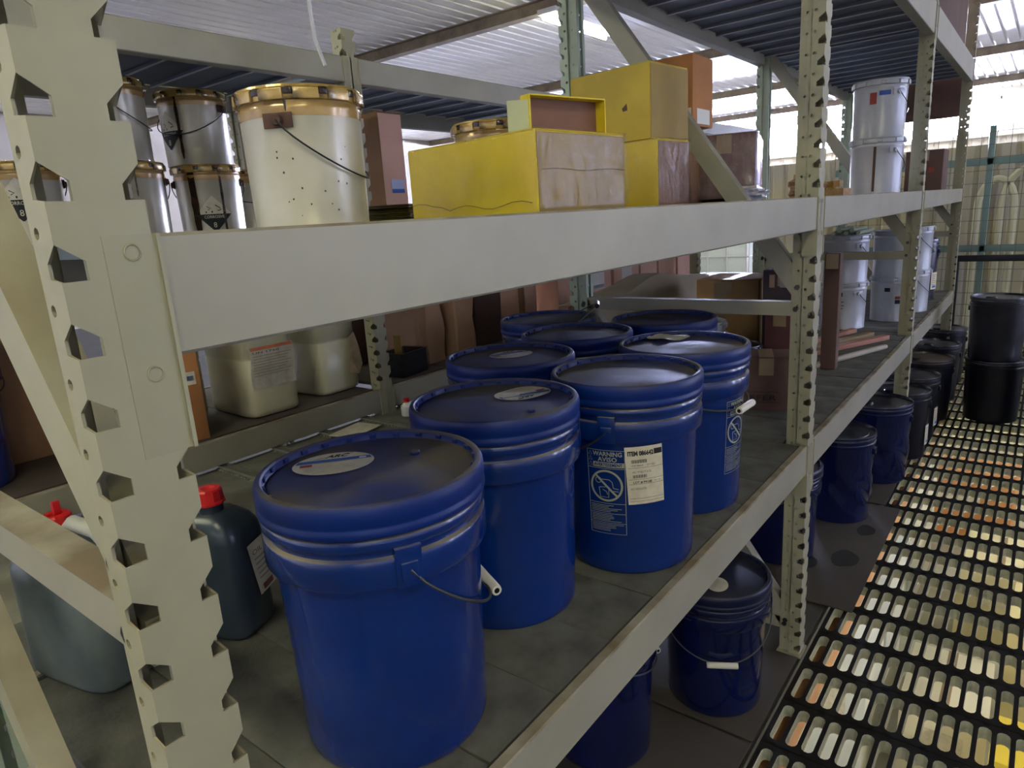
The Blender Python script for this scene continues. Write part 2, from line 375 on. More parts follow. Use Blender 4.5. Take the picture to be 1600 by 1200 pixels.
for k, (x, y) in enumerate(((3.2, 1.9), (6.5, 1.9), (10., 1.9), (3.2, -2.1), (6.5, -2.1), (10., -2.1))):
    t = thing('tube_lamp', 'fluorescent batten under the mezzanine floor, out of sight', 'lamp', (x, y, -.35), group='battens of the storey below')
    MB().cbox((0, 0, .03), (1.5, .12, .05), .006).build('housing', M_white, t)
    MB().tube([(-.72, 0, -.02), (.72, 0, -.02)], .02, 10).build('tube', M_tubel, t)
    for s in (-1, 1): MB().tube([(s*.6, 0, .05), (s*.6, 0, .247)], .006, 6).build('hanger', M_wire, t)

# ceiling lamps
def ceiling_lamp(x, y, lab, rz=0., L=1.3):
    t = thing('ceiling_lamp', lab, 'lamp', (x, y, ZC-.27), rz, group='fluorescent ceiling lamps')
    MB().cbox((0, 0, .05), (L, .22, .05), .008).build('housing', M_white, t)
    for s in (-1, 1): MB().tube([(-L/2+.04, s*.06, 0), (L/2-.04, s*.06, 0)], .02, 10).build('tube', M_tube, t)
    for s in (-1, 1): MB().tube([(s*L*.35, 0, .07), (s*L*.35, 0, .272)], .006, 6).build('hanger', M_wire, t)
ceiling_lamp(6.75, 3.62, 'lit ceiling lamp just behind the sage green rear post')
ceiling_lamp(6.6, 9.9, 'lit ceiling lamp far left, seen between the stacked cans')
ceiling_lamp(-.6, -1.5, 'lit ceiling lamp above the aisle behind the camera')
ceiling_lamp(-2.4, -3.0, 'lit ceiling lamp over the near aisle')
ceiling_lamp(-1.25, .45, 'lit ceiling lamp beyond the near end of the rack', PI/2)
ceiling_lamp(-1.2, 2.6, 'lit ceiling lamp over the second row of racks')
ceiling_lamp(1.5, 5.2, 'lit ceiling lamp over the hall to the left')
ceiling_lamp(12.0, 6.5, 'lit ceiling lamp far down the hall')
ceiling_lamp(8.0, -3.2, 'lit ceiling lamp far along the aisle')

# ================================================================== RACKS
PITCH = .0508
def post_mesh(name, ztop, mats):
    mb = MB()
    def octcell(fn, u0, u1, z0, z1, uc, zc, r):
        outer = [(u1, zc), (u1, z1), (uc, z1), (u0, z1), (u0, zc), (u0, z0), (uc, z0), (u1, z0)]
        inner = [(uc+r*math.cos(PI/4*i), zc+r*math.sin(PI/4*i)) for i in range(8)]
        v = [fn(u, z) for u, z in inner]+[fn(u, z) for u, z in outer]
        mb.add(v, [(i, 8+i, 8+(i+1) % 8, (i+1) % 8) for i in range(8)])
    nz = int(ztop/PITCH)
    for s in (-1, 1):
        fr = lambda u, z: (s*u, 0, z)                       # front, u = distance from centre line
        sd = lambda u, z: (s*.03, u, z)                     # side, u = depth behind the front
        lp = lambda u, z: (s*.021, u, z)
        for k in range(nz):
            zb = .0204+PITCH*k; z0, z1 = zb-.0129, zb+.0379
            q = lambda fn, *p: mb.add([fn(*a) for a in p], [(0, 1, 2, 3)])
            ui, zi = (.0142, zb+.0125) if s < 0 else (.0178, zb+.0105)
            ng = lambda fn, *p: mb.add([fn(*a_) for a_ in p], [tuple(range(len(p)))])
            zh, zc, ue = zb+.0257, zb+.0318, .016
            ng(fr, (0, z0), (ui, z0), (ui, zb), (ui, zi), (ui, z1), (0, z1))
            ng(fr, (ui, z0), (.03, z0), (.03, zb), (ui, zb))
            ng(fr, (ui, zi), (.03, zb+.024), (.03, z1), (ui, z1))
            ng(sd, (0, z0), (ue, z0), (ue, zb+.002), (0, zb))
            ng(sd, (0, zb+.024), (ue, zb+.012), (ue, zh), (ue, zc), (ue, z1), (0, z1))
            ng(sd, (ue, z0), (.023, z0), (.03, z0), (.03, zh), (.023, zh), (ue, zh), (ue, zb+.012), (ue, zb+.002))
            octcell(sd, ue, .03, zh, z1, .023, zc, .0042)
            ng(lp, (.03, z0), (.046, z0), (.062, z0), (.062, zh), (.046, zh), (.03, zh))
            octcell(lp, .03, .062, zh, z1, .046, zc, .0036)
            for za, zb_ in ((z0, zh), (zh, zc), (zc, z1)):
                mb.add([(s*.03, .03, za), (s*.021, .03, za), (s*.021, .03, zb_), (s*.03, .03, zb_)], [(0, 1, 2, 3)])
                mb.add([(s*.021, .062, za), (s*.008, .062, za), (s*.008, .062, zb_), (s*.021, .062, zb_)], [(0, 1, 2, 3)])
    bm = bmesh.new(); me = mb.mesh(name, mats, smooth=False); bm.from_mesh(me)
    bmesh.ops.remove_doubles(bm, verts=bm.verts, dist=1e-5); bmesh.ops.recalc_face_normals(bm, faces=bm.faces)
    bm.to_mesh(me); bm.free(); return me
def solid(o, t):
    md = o.modifiers.new('thickness', 'SOLIDIFY'); md.thickness = t; md.offset = 0
    return o
def channel_between(a, b, wx, wh, parent, name, m_):
    """open C channel from a to b in a plane x = const"""
    a, b = Vector(a), Vector(b); d = b-a; L = d.length; t = d.normalized(); nrm = Vector((1, 0, 0)); up = nrm.cross(t) if True else None
    if up.z < 0: up = -up
    mb = MB(); th = .003
    prof = [(-wx/2, -wh/2), (-wx/2, wh/2), (wx/2, wh/2), (wx/2, wh/2-th), (-wx/2+th, wh/2-th), (-wx/2+th, -wh/2+th), (wx/2, -wh/2+th), (wx/2, -wh/2)]
    n = len(prof)
    vs_ = [a+nrm*p+up*q for p, q in prof]+[b+nrm*p+up*q for p, q in prof]
    mb.add(vs_, [(i, (i+1) % n, n+(i+1) % n, n+i) for i in range(n)]+[tuple(range(n)), tuple(range(2*n-1, n-1, -1))])
    o = mb.build(name, m_, parent, smooth=False)
    for e, dd in ((a, t), (b, -t)):                       # bolts
        c = e+dd*.03-nrm*(wx/2)
        MB().tube([c+nrm*.001, c-nrm*.006], .008, 6).build('bolt', M_wire, o, smooth=False)
    return o
D = .806
rack = thing('storage_rack', 'near boltless steel rack in beige grey, its beams crossing the whole view', 'rack')
PX_ = (.20, 2.03, 3.93, 5.84)
pm = post_mesh('post', 2.62, M_post); pmg = pm.copy(); pmg.materials.clear(); pmg.materials.append(M_green)
for i, x in enumerate(PX_):
    o = solid(obj('post', pm, rack, (x, 0, 0)), .0022)
    r = solid(obj('post', pmg, rack, (x, D, 0), PI), .0022); r['label'] = 'sage green rear post'
    for yy, s, po in ((0, 1, o), (D, -1, r)):
        MB().cbox((0, .03, .004), (.075, .075, .008), .002).build('foot_plate', M_post, po)
    for z in (.10, 1.112, 2.3): channel_between((x, .02, z), (x, D-.02, z), .036, .04, rack, 'strut', M_beam)
    for z in (.09, 1.15): channel_between((x, .03, z), (x, D-.03, z+1.04), .036, .052, rack, 'brace', M_post if i == 0 else M_beam)
def beam_mesh(L, h):
    mb = MB(); e = .0025
    prof = [(0, -h+e), (0, -e), (e, 0), (.018, 0), (.019, -.012), (.042, -.012), (.042, -h+e), (.042-e, -h), (e, -h)]
    n = len(prof)
    mb.add([(x, a, b) for x in (0, L) for a, b in prof], [(i, (i+1) % n, n+(i+1) % n, n+i) for i in range(n)]+[tuple(range(n-1, -1, -1)), tuple(range(n, 2*n))])
    return mb.mesh('beam', M_beam, smooth=False)
bcache = {}
def connector(parent, x, z, side, h, yf=0., flip=1):
    """end plate of a beam on the post face; side=+1: post lies to the right"""
    hh = max(.158, h)
    mb = MB(); x0 = 0 if side > 0 else -.036
    mb.box((x0+.018, -.0014, -hh/2), (.036, .0004, hh))
    mb.box((.034*(1 if side < 0 else -1)*0+(-.0005 if side > 0 else .0005), .016, -hh/2), (.003, .04, hh))
    o = mb.build('connector', M_post, parent, (x, 0, z))
    for dz in (-.012, -hh*.62):
        pts = [(x0+.018+.0055*math.cos(t), -.0018, dz+.0055*math.sin(t)) for t in [2*PI*k/12 for k in range(12)]]
        MB().tube(pts, .0008, 6, closed=True).build('rivet', M_post, o)
    return o
ZL, ZM, ZT0, ZT1 = .712, 1.420, 2.113, 2.248
for i in range(3):
    x0, x1 = PX_[i]+.0335, PX_[i+1]-.0335; L = x1-x0
    for z, h in ((ZL, .090), (ZM, .0885), (ZT1, .135)):
        key = (round(L, 3), h)
        if key not in bcache: bcache[key] = beam_mesh(L, h)
        b = obj('beam', bcache[key], rack, (x0, 0, z))
        connector(b, 0, 0, -1, h); connector(b, L, 0, 1, h)
        obj('beam', bcache[key], rack, (x1, D, z), PI)
# lower shelf: fibre boards laid side by side on the beams, joints open
bd = MB().cbox((0, 0, -.006), (.1545, .75, .012), .0015).mesh('deck_board', M_board)
bd2 = MB().cbox((0, 0, -.006), (.3, .235, .012), .0015).mesh('deck_board', M_board)
for i in range(3):
    x0, x1 = PX_[i]+.034, PX_[i+1]-.034; n = int((x1-x0)/.156); dx = (x1-x0)/n
    bdm = MB().cbox((0, 0, -.006), (dx-.0016, .75, .012), .0015).mesh('deck_board', M_board)
    for k in range(n): obj('deck_board', bdm, rack, (x0+dx*(k+.5), .397+random.uniform(-.0015, .0015), ZL-.001+random.uniform(-.0012, .0012)), random.uniform(-.002, .002))
    if i: obj('deck_board', MB().cbox((0, 0, -.006), (.065, .66, .012), .0015).mesh('deck_board', M_board), rack, (PX_[i], .40, ZL-.0016))
for k in range(6): obj('deck_board', bd2, rack, (.11+.303*k, .897+random.uniform(-.003, .003), ZL-.001), random.uniform(-.006, .006))
# perforated galvanised planks bridging to the second rack
mb = MB(); mb.box((0, 0, -.012), (.19, .50, .004)); 
for s in (-1, 1):
    mb.box((s*.088, 0, -.006), (.012, .50, .012))
    for k in range(28): mb.cbox((s*.074, -.24+.0178*k, -.008), (.008, .009, .006), .0018)
pk = mb.mesh('deck_plank', M_plank, smooth=False)
for k in range(11): obj('deck_plank', pk, rack, (.155+.194*k, 1.275, ZL-.003))
# mid and top decks: steel planks with upturned light lips
def plank_mesh(wd, ln):
    mb = MB(); mb.box((0, 0, -.0015), (wd, ln, .003), mi=0)
    for s in (-1, 1): mb.box((s*(wd/2-.002), 0, -.008), (.004, ln, .013), mi=0)
    mb.box((wd/2-.003, 0, -.0155), (.0075, ln, .003), mi=1)
    return mb.mesh('deck_plank', [M_deckund, M_deckedge], smooth=False)
pl = plank_mesh(.155, .75); plm = plank_mesh(.155, .95)
fr_pl = plank_mesh(.066, .64)
for i in range(3):
    x0, x1 = PX_[i]+.036, PX_[i+1]-.036; n = int((x1-x0)/.1585); dx = (x1-x0)/n
    for k in range(n):
        obj('deck_plank', pl, rack, (x0+dx*(k+.5), .403, ZT1-.083)); obj('deck_plank', plm, rack, (x0+dx*(k+.5), .503, ZM-.002))
    if i: obj('deck_plank', fr_pl, rack, (PX_[i], .403, ZT1-.083))

# ---- second rack behind
YB, DB = 1.5, .78
rack2 = thing('storage_rack', 'second steel rack behind the near one, holding stained cans and jerrycans', 'rack', (0, YB, 0))
QX = (.25, 1.72, 3.2, 4.8, 6.3)
pm2 = post_mesh('post', 2.12, M_post)
Z2 = ((.80, .085), (1.42, .085), (2.0, .085))
for i, x in enumerate(QX):
    a = solid(obj('post', pm2, rack2, (x, 0, 0)), .0022); b = solid(obj('post', pm2, rack2, (x, DB, 0), PI), .0022)
    for q_ in (a, b): MB().cbox((0, .03, .004), (.075, .075, .008), .002).build('foot_plate', M_post, q_)
    for z in (.10, 1.2): channel_between((x, .02, z), (x, DB-.02, z), .036, .04, rack2, 'strut', M_beam)
for i in range(4):
    x0, x1 = QX[i]+.0335, QX[i+1]-.0335; L = x1-x0
    for z, h in Z2:
        key = (round(L, 3), h)
        if key not in bcache: bcache[key] = beam_mesh(L, h)
        b = obj('beam', bcache[key], rack2, (x0, 0, z)); connector(b, 0, 0, -1, h); connector(b, L, 0, 1, h)
        obj('beam', bcache[key], rack2, (x1, DB, z), PI)
db2 = MB().cbox((0, 0, -.006), (.40, .71, .012), .0015).mesh('deck_board', mat('dark_shelf_board', '#4c4138', .75, 0, '#3c332b', 6))
for i in range(4):
    x0, x1 = QX[i]+.036, QX[i+1]-.036; n = round((x1-x0)/.16); dx = (x1-x0)/n; pl2 = plank_mesh(dx-.005, .70)
    for k in range(n):
        obj('deck_plank', pl2, rack2, (x0+dx*(k+.5), DB/2, 2.0-.005)); obj('deck_plank', pl2, rack2, (x0+dx*(k+.5), DB/2, 1.42-.002))
    n = round((x1-x0)/.4); dx = (x1-x0)/n
    dbm = MB().cbox((0, 0, -.006), (dx-.003, .71, .012), .0015).mesh('deck_board', mat('dark_shelf_board', '#4c4138', .75, 0, '#3c332b', 6))
    for k in range(n): obj('deck_board', dbm, rack2, (x0+dx*(k+.5), DB/2, .80))

# ================================================================== PAILS ON THE LOWER SHELF
def ring_arc(r, z, a0, a1, n=10): return [(r*math.cos(a0+(a1-a0)*i/n), r*math.sin(a0+(a1-a0)*i/n), z) for i in range(n+1)]
P_BODY = [(0, .003), (.122, .003), (.126, 0), (.131, .001), (.1338, .006), (.1345, .02), (.1435, .282), (.1535, .282), (.155, .285), (.155, .315), (.1535, .319), (.1465, .3205), (.1462, .331), (.1535, .332), (.155, .3345), (.155, .342), (.1535, .3455), (.147, .3465), (.147, .356)]
P_LID = [(.149, .3490), (.1555, .349), (.1572, .3515), (.1572, .3575), (.1555, .3605), (.1552, .363), (.157, .3665), (.1572, .378), (.1565, .385), (.154, .3895), (.1505, .391), (.1475, .3905), (.1452, .388), (.1445, .3815), (.1432, .3795), (.1405, .3790), (.1385, .3805), (.136, .3808), (0, .3815)]
def bail_points(mid, drop, r0=.160, z0=.303, rdrop=.152, n=28):
    pts = []
    for i in range(n+1):
        t = PI*i/n; a = mid-PI/2+t; k = math.sin(t)
        rr = r0+(rdrop-r0)*k if drop > 0 else r0*(1)
        pts.append((rr*math.cos(a), rr*math.sin(a), z0-drop*k**.8))
    return pts
ME = {}
def pail_meshes(tagn, mb_, ml):
    if tagn in ME: return ME[tagn]
    body = MB().lathe(P_BODY, 64)
    lid = MB().lathe(P_LID, 64)
    for k in range(24):                                   # gripping notches inside the lid rim
        a = 2*PI*k/24; lid.cbox((.1435*math.cos(a), .1435*math.sin(a), .3845), (.004, .010, .006), .001, a)
    ME[tagn] = (body.mesh('body', mb_), lid.mesh('lid', ml)); return ME[tagn]
def pail(name, label, loc, bail=0., drop=.13, blue=True, group=None, grip=M_grip, lean=None, cat='pail', bail_on=True):
    mb_, ml = (M_blue, M_bluelid) if blue else (M_bluedark, M_bluedarklid)
    t = thing(name, label, cat, loc, 0., group); t.scale = (.98, .98, 1)
    bm_, lm = pail_meshes('blue' if blue else 'navy', mb_, ml)
    body = obj('body', bm_, t, rz=bail); obj('lid', lm, t, rz=bail)
    for s in (-1, 1):
        e = MB(); a = bail+s*PI/2
        e.cbox((.1525*math.cos(a), .1525*math.sin(a), .3065), (.012, .034, .052), .002, a)
        e.cbox((.157*math.cos(a), .157*math.sin(a), .300), (.008, .022, .026), .002, a)
        e.build('handle_ear', mb_, t)
    if bail_on:
        bp = bail_points(bail, drop)
        w_ = MB().tube(bp, .0021, 8).build('bail', M_wire, t)
        mid = bp[10:19]
        if drop > 0:
            g = [Vector(bp[14])+Vector((-math.sin(bail), math.cos(bail), 0))*d*.042+Vector((math.cos(bail), math.sin(bail), 0))*.006 for d in (-1, -.9, .9, 1)]
        else: g = [Vector(bp[14])+Vector((-math.sin(bail), math.cos(bail), 0))*d*.042 for d in (-1, -.9, .9, 1)]
        MB().tube(g, [.0078, .0085, .0085, .0078], 14).tube([g[0]-(g[1]-g[0])*.02, g[0]-(g[1]-g[0])*.05], .0045, 10, mi=1).build('grip', [grip, M_wiredark], w_)
    return t
def oval_label(t, cx, cy, ang, a=.058, b=.046, z=.3822, crumple=0., art=True):
    ca, sa = math.cos(ang), math.sin(ang)
    fn = lambda u, v, l: (cx+u*ca-v*sa, cy+u*sa+v*ca, z+l+crumple*(math.sin(u*60)*math.cos(v*75)+.6))
    p = Print(fn); n = 36; mbx = MB()
    rings = [(1.0, 0), (.7, 0), (.35, 0)]
    vs_ = [fn(a*k*math.cos(2*PI*i/n), b*k*math.sin(2*PI*i/n), 0) for k, _ in rings for i in range(n)]+[fn(0, 0, 0)]
    fs = [(j*n+i, j*n+(i+1) % n, (j+1)*n+(i+1) % n, (j+1)*n+i) for j in range(2) for i in range(n)]+[(2*n+i, 2*n+(i+1) % n, 3*n) for i in range(n)]
    lab = mbx.add(vs_, fs).build('label', M_paper, t, smooth=True); lab['label'] = 'cream oval label with a blue band'
    if art:
        w0 = a*math.sqrt(1-(.012/b)**2)*.985; 
        p.mb.add([fn(x, y, .0004) for x, y in ((-w0*.99, .006), (w0*.99, .006), (w0*.93, .018), (-w0*.93, .018))], [(0, 1, 2, 3)], 1)
        p.text('ARC', -.014, .0235, .016, .032, 0, shear=.35, bold=.0006)
        p.line([(-.03, .0215), (-.012, .025), (-.006, .030)], .0015); p.line([(.014, .035), (.026, .0375)], .0015)
        p.rect(-.047, -.008, -.030, .002, 2); p.rect(.036, .0085, .046, .0145, 3)
        for k in range(6):
            yv = -.012-.005*k; xx = a*math.sqrt(max(0, 1-(yv/b)**2))*.78; p.rect(-xx, yv, xx*random.uniform(.5, 1), yv+.0012, 4)
        p.build('print', [M_ink, M_inkblue, M_inkred, M_white, mat('print_grey', '#9a9078', .7)], lab)
    return lab
def cyl_fn(th, zc, lean=True):
    def fn(u, v, l):
        z = zc+v; r = .1345+(z-.02)*(.009/.262)+.0007+l; a = th+u/.14
        return (r*math.cos(a), r*math.sin(a), z)
    return fn
def warning_panel(t, th, zc, w_=.075, h=.175):
    p = Print(cyl_fn(th, zc)); x0, x1, y1 = -w_/2, w_/2, h/2
    L = lambda pts, wd=.0009, c=False: p.line(pts, wd, 0, c)
    def hl(y): L([(x0+(x1-x0)*i/6, y) for i in range(7)])
    for x in (x0, x1): L([(x, -y1+h*i/4) for i in range(5)], .0011)
    for y in (y1, -y1): hl(y)
    p.text('WARNING', x0+.012, y1-.0115, .0125, .058, bold=.0003); p.text('AVISO', x0+.022, y1-.0225, .0125, .038, bold=.0003); 
    p.rect(x0+.012, y1-.0345, x1-.001, y1-.0245, 0); p.text('AVERTISSEMENT', x0+.014, y1-.0325, .009, .056, mi=1, bold=.0003)
    for k in range(3): L([(x0+.003, y1-.011-.011*k), (x0+.0065, y1-.003-.011*k), (x0+.010, y1-.011-.011*k)], .0008, True)
    hl(y1-.037)
    cy = y1-.073; r = .031
    L([(r*math.cos(2*PI*i/32), cy+r*math.sin(2*PI*i/32)) for i in range(32)], .0042, True)
    L([(-.021+.043*i/6, cy+.021-.043*i/6) for i in range(7)], .0042)
    L([(-.015, cy-.004), (-.013, cy-.024), (.004, cy-.024), (.005, cy-.002), (-.015, cy-.004)], .0013)          # pail
    L([(-.016+.006*math.cos(a), cy+.011+.006*math.sin(a)) for a in [2*PI*k/12 for k in range(12)]], .0012, True)   # head
    L([(-.010, cy+.013), (.006, cy+.013), (.012, cy+.008), (.014, cy-.004), (.024, cy-.006)], .0013); L([(.014, cy-.010), (.024, cy-.011)], .0012); L([(-.008, cy-.008), (.0, cy-.012), (.002, cy-.018)], .0012)
    hl(cy-.037)
    y = cy-.042
    for blk in range(3):
        for k in range(5): p.rect(x0+.003, y, x0+.003+(w_-.008)*random.uniform(.55, 1), y+.001, 0); y -= .0033
        if blk < 2: hl(y); y -= .004
    o = p.build('warning_print', [mat('print_faded', '#8f927e', .7), M_blue], t); o['label'] = 'pale printed warning panel in three languages'
def item_label(t, th, zc, w_=.072, h=.118, tilt=.0):
    ct, st = math.cos(tilt), math.sin(tilt); base = cyl_fn(th, zc)
    fn = lambda u, v, l: base(u*ct-v*st, u*st+v*ct, l+.0006)
    pb = Print(fn); pb.rect(-w_/2, -h/2, w_/2, h/2, 0, 0., 10, 4); lab = pb.build('label', M_paper, t); lab['label'] = 'cream rectangular item label'
    p = Print(fn); T = h/2
    p.rect(w_/2-.017, T-.018, w_/2-.001, T-.007, 0, .0004); p.text('ITEM 086642', -w_/2+.005, T-.0175, .0125, .049, 0, bold=.0006)
    def bars(x, y, n, hh):
        for k in range(n): p.rect(x+.0016*k, y, x+.0016*k+(.0010 if k % 3 else .0006), y+hh, 0, n=1)
    bars(-w_/2+.011, T-.033, 19, .007); p.text('ITEM 086642', -w_/2+.011, T-.0395, .0052, .022); p.text('QTY 0001', .004, T-.0395, .0052, .016)
    p.rect(-w_/2+.004, T-.043, w_/2-.001, T-.0424)
    p.text('ARC 797 RED PT A 15L', -w_/2+.012, T-.053, .0055, .036); bars(-w_/2+.012, T-.0635, 17, .0065)
    p.rect(-w_/2+.004, T-.0665, w_/2-.001, T-.0659); p.text('LOT # F4168', -w_/2+.012, T-.0745, .0068, .036, bold=.0002); p.rect(.017, T-.0725, .022, T-.0718); p.rect(.025, T-.0725, .030, T-.0718); p.rect(-w_/2+.004, T-.0765, w_/2-.001, T-.0759)
    p.text('NOT REGULATED', -w_/2+.007, T-.0875, .0058, .030)
    p.rect(-w_/2+.004, T-.106, w_/2-.001, T-.1054); p.rect(-w_/2+.004, T-.112, w_/2-.001, T-.1114)
    p.build('print', [M_ink, M_paper], lab)
ZD = ZL
GP = 'blue pails on the lower shelf'
A = pail('plastic_pail', 'blue plastic pail nearest the camera, oval ARC label on its dusty lid', (.562, .204, ZD), R_(333), .135, group=GP)
oval_label(A, -.012, .068, R_(-42), .058, .046)
MB().lathe([(0, .3815), (.008, .3815), (.008, .385), (.006, .387), (0, .387)], 12, (.075, -.01, 0)).build('vent_plug', M_bluelid, A)
B = pail('plastic_pail', 'blue pail with crumpled oval label, second in the front row', (.905, .265, ZD), R_(50), .10, group=GP)
oval_label(B, .072, -.012, R_(150), .056, .044, crumple=.0012)
MB().lathe([(0, .3815), (.007, .3815), (.007, .384), (.005, .386), (0, .386)], 12, (-.02, -.10, 0)).build('vent_plug', M_bluelid, B)
C = pail('plastic_pail', 'blue pail with printed warning panel and cream ITEM label on its side', (1.198, .156, ZD), R_(104), .09, group=GP)
warning_panel(C, R_(191), .175); item_label(C, R_(222), .213, tilt=R_(3))
Dp = pail('plastic_pail', 'blue pail with white-gripped bail hanging in front, last of the front row', (1.508, .168, ZD), R_(268), .055, group=GP)
lb = oval_label(Dp, .075, .075, R_(-60), .055, .040, crumple=.004, art=False); lb['label'] = 'crumpled peeling cream label'
warning_panel(Dp, R_(262), .18)
E_ = pail('plastic_pail', 'blue pail with faded label, behind the second front pail', (1.239, .487, ZD), R_(60), .10, group=GP)
oval_label(E_, .03, .02, R_(-30), .055, .044)
pail('plastic_pail', 'blue pail with bare grey lid, in the middle of the back row', (1.563, .505, ZD), R_(60), .10, group=GP)
pail('plastic_pail', 'blue pail with raised bail, farthest left at the back', (1.767, .742, ZD), R_(-60), -.12, group=GP, grip=M_wiredark)
pail('plastic_pail', 'blue pail with dark lid, right of the raised bail at the back', (1.853, .382, ZD), R_(60), .10, group=GP)

# ---- pails on the floor under the shelf
GF = 'dark pails on the floor'
J = pail('plastic_pail', 'shade-darkened blue pail on the floor with white grip facing the aisle', (1.715, .165, .008), R_(209), .115, blue=False, group=GF)
oval_label(J, -.06, -.03, R_(20), .04, .03, art=False)
pail('plastic_pail', 'shade-darkened blue pail on the floor under the nearest stretch of lower beam', (1.36, .345, .008), R_(325), .05, blue=False, group=GF)
pail('plastic_pail', 'shade-darkened blue pail on the floor just behind the middle upright', (2.66, .26, .008), R_(120), .1, blue=False, group=GF)
def spiral_pail(name, label, loc, R=.150, H=.36, label_side=None, group=None, mt=None, ml=None, rz=0., twist=True, spout=True, cat='pail'):
    t = thing(name, label, cat, loc, rz, group); mt = mt or M_bluedark; ml = ml or M_blacklid
    n, nz = 64, 24; vs_, fs = [], []
    for j in range(nz+1):
        z = .004+(H-.05)*j/nz; k = math.sin(PI*min(1, max(0, (z-.02)/(H*.62)))) if twist else 0
        for i in range(n):
            a = 2*PI*i/n; r = R*(.90+.07*j/nz)+(.0055*k*math.sin(7*a+z*38) if z < H*.64 else 0)
            vs_.append((r*math.cos(a), r*math.sin(a), z))
    fs = [(j*n+i, j*n+(i+1) % n, (j+1)*n+(i+1) % n, (j+1)*n+i) for j in range(nz) for i in range(n)]
    mb = MB().add(vs_, fs); mb.lathe([(0, .003), (R*.88, .003), (R*.895, 0), (R*.905, .004)], n)
    mb.lathe([(R*.97, H-.05), (R*.995, H-.047), (R*.995, H-.040), (R*.97, H-.037), (R*.97, H-.02)], n)
    mb.build('body', mt, t)
    lid = MB().lathe([(R*.965, H-.022), (R*.995, H-.02), (R, H-.012), (R*.995, H-.003), (R*.975, H), (R*.95, H-.003), (R*.94, H-.012), (R*.80, H-.012), (R*.78, H-.009), (0, H-.008)], n, mi=0).build('lid', [ml], t)
    MB().lathe([(R*.93, H-.014), (R*.995, H-.016), (R*1.003, H-.010), (R*.99, H), (R*.96, H+.001), (R*.94, H-.008)], n).build('lid_ring', M_black if mt in (M_black,) else mt, lid)
    if spout:
        MB().lathe([(0, H+.004), (.026, H+.004), (.030, H), (.031, H-.010)], 20, (-R*.45, R*.25, 0)).build('spout_cap', M_black, lid)
    for s in (-1, 1): MB().cbox((0, s*R*.985, H*.80), (.035, .010, .028), .003).build('handle_ear', mt, t)
    MB().tube([(R*1.0*math.cos(a), R*1.01*math.sin(a), H*.80-.09*math.cos(a)) for a in [-PI/2+PI*i/20 for i in range(21)]], .002, 6).build('bail', M_wiredark, t)
    if label_side is not None:
        fn = lambda u, v, l: ((R*.95+.003+l)*math.cos(label_side+u/R), (R*.95+.003+l)*math.sin(label_side+u/R), .13+v)
        Print(fn).rect(-.035, -.055, .035, .055, 0, 0, 6, 2).build('label', M_paper, t)
        p = Print(fn); [p.rect(-.028, .035-.012*k, .028-.008*(k % 3), .040-.012*k, 0, .0008) for k in range(6)]; p.rect(-.02, -.045, .02, -.030, 1, .0008); p.build('print', [mat('print_grey', '#9a9078', .7), M_inkblue], t)
    return t
spiral_pail('ribbed_pail', 'shade-darkened blue twisted-rib pail with small white label, beyond the middle upright', (3.16, .155, .008), .148, .40, R_(300), GF)
spiral_pail('ribbed_pail', 'large shade-darkened blue twisted-rib pail with shiny lid beside the grating', (3.72, .10, .008), .158, .40, None, GF)
spiral_pail('steel_pail', 'black pail with shiny lid and small round cap, first of the far row', (4.12, .06, .008), .15, .37, R_(265), 'black pails in the far row', M_black, twist=False)
spiral_pail('steel_pail', 'black pail with bright lid, second of the far row', (4.50, .06, .008), .15, .37, R_(262), 'black pails in the far row', M_black, twist=False)
spiral_pail('steel_pail', 'black pail with brownish lid, third of the far row', (4.92, .04, .008), .16, .39, None, 'black pails in the far row', M_black, mat('lid_brownish', '#6a5a52', .4, .4), twist=False)
spiral_pail('steel_pail', 'black pail with pale lid, fourth of the far row', (5.42, .04, .008), .15, .39, None, 'black pails in the far row', M_black, twist=False)
spiral_pail('steel_pail', 'black pail with round cap, farthest of the far row', (5.95, .05, .008), .15, .41, None, 'black pails in the far row', M_black, twist=False)
spiral_pail('steel_drum', 'black drum standing on the grating, lower of the stacked pair', (5.07, -.315, 0), .158, .385, None, 'stacked black drums on the grating', M_black, twist=False, cat='drum')
spiral_pail('steel_drum', 'black drum with glossy lid on top of the stacked pair', (5.07, -.305, .386), .152, .385, None, 'stacked black drums on the grating', M_black, twist=False, cat='drum')
spiral_pail('steel_drum', 'black drum cut by the right edge of the view, on the grating', (4.9, -.66, 0), .158, .385, None, 'stacked black drums on the grating', M_black, twist=False, cat='drum')
# brown sheets laid on the floor
for lab, (x0, x1, y0, y1), z, rz in (('brown hardboard sheet under the navy pail with the white grip', (1.565, 1.99, -.0, .75), .001, 0),
        ('brown hardboard sheet on the floor at the very front', (.75, 1.555, .0, .75), .001, 0), ('dark stained hardboard sheet overlapping the grating beyond the middle upright', (2.34, 3.32, -.085, .70), .002, -.02),
        ('brown hardboard sheet far under the rack', (3.34, 5.7, -.02, .7), .0015, 0)):
    o = MB().cbox(((x0+x1)/2, (y0+y1)/2, .003+z), (x1-x0, y1-y0, .005), .001, rz*0).build('hardboard_sheet', M_brownboard); tag(o, lab, 'board', 'hardboard sheets on the floor')
    if lab.startswith('dark'):
        for cx, cy, a, b in ((2.72, .02, .075, .05), (3.02, -.0, .055, .035), (2.62, .14, .06, .04)):
            MB().add([(cx+a*(1+.12*math.sin(3*q))*math.cos(q), cy+b*math.sin(q), .0078) for q in [2*PI*i/24 for i in range(24)]], [tuple(range(24))]).build('oil_stain', mat('oil_stain', '#14110d', .8), o, smooth=False)

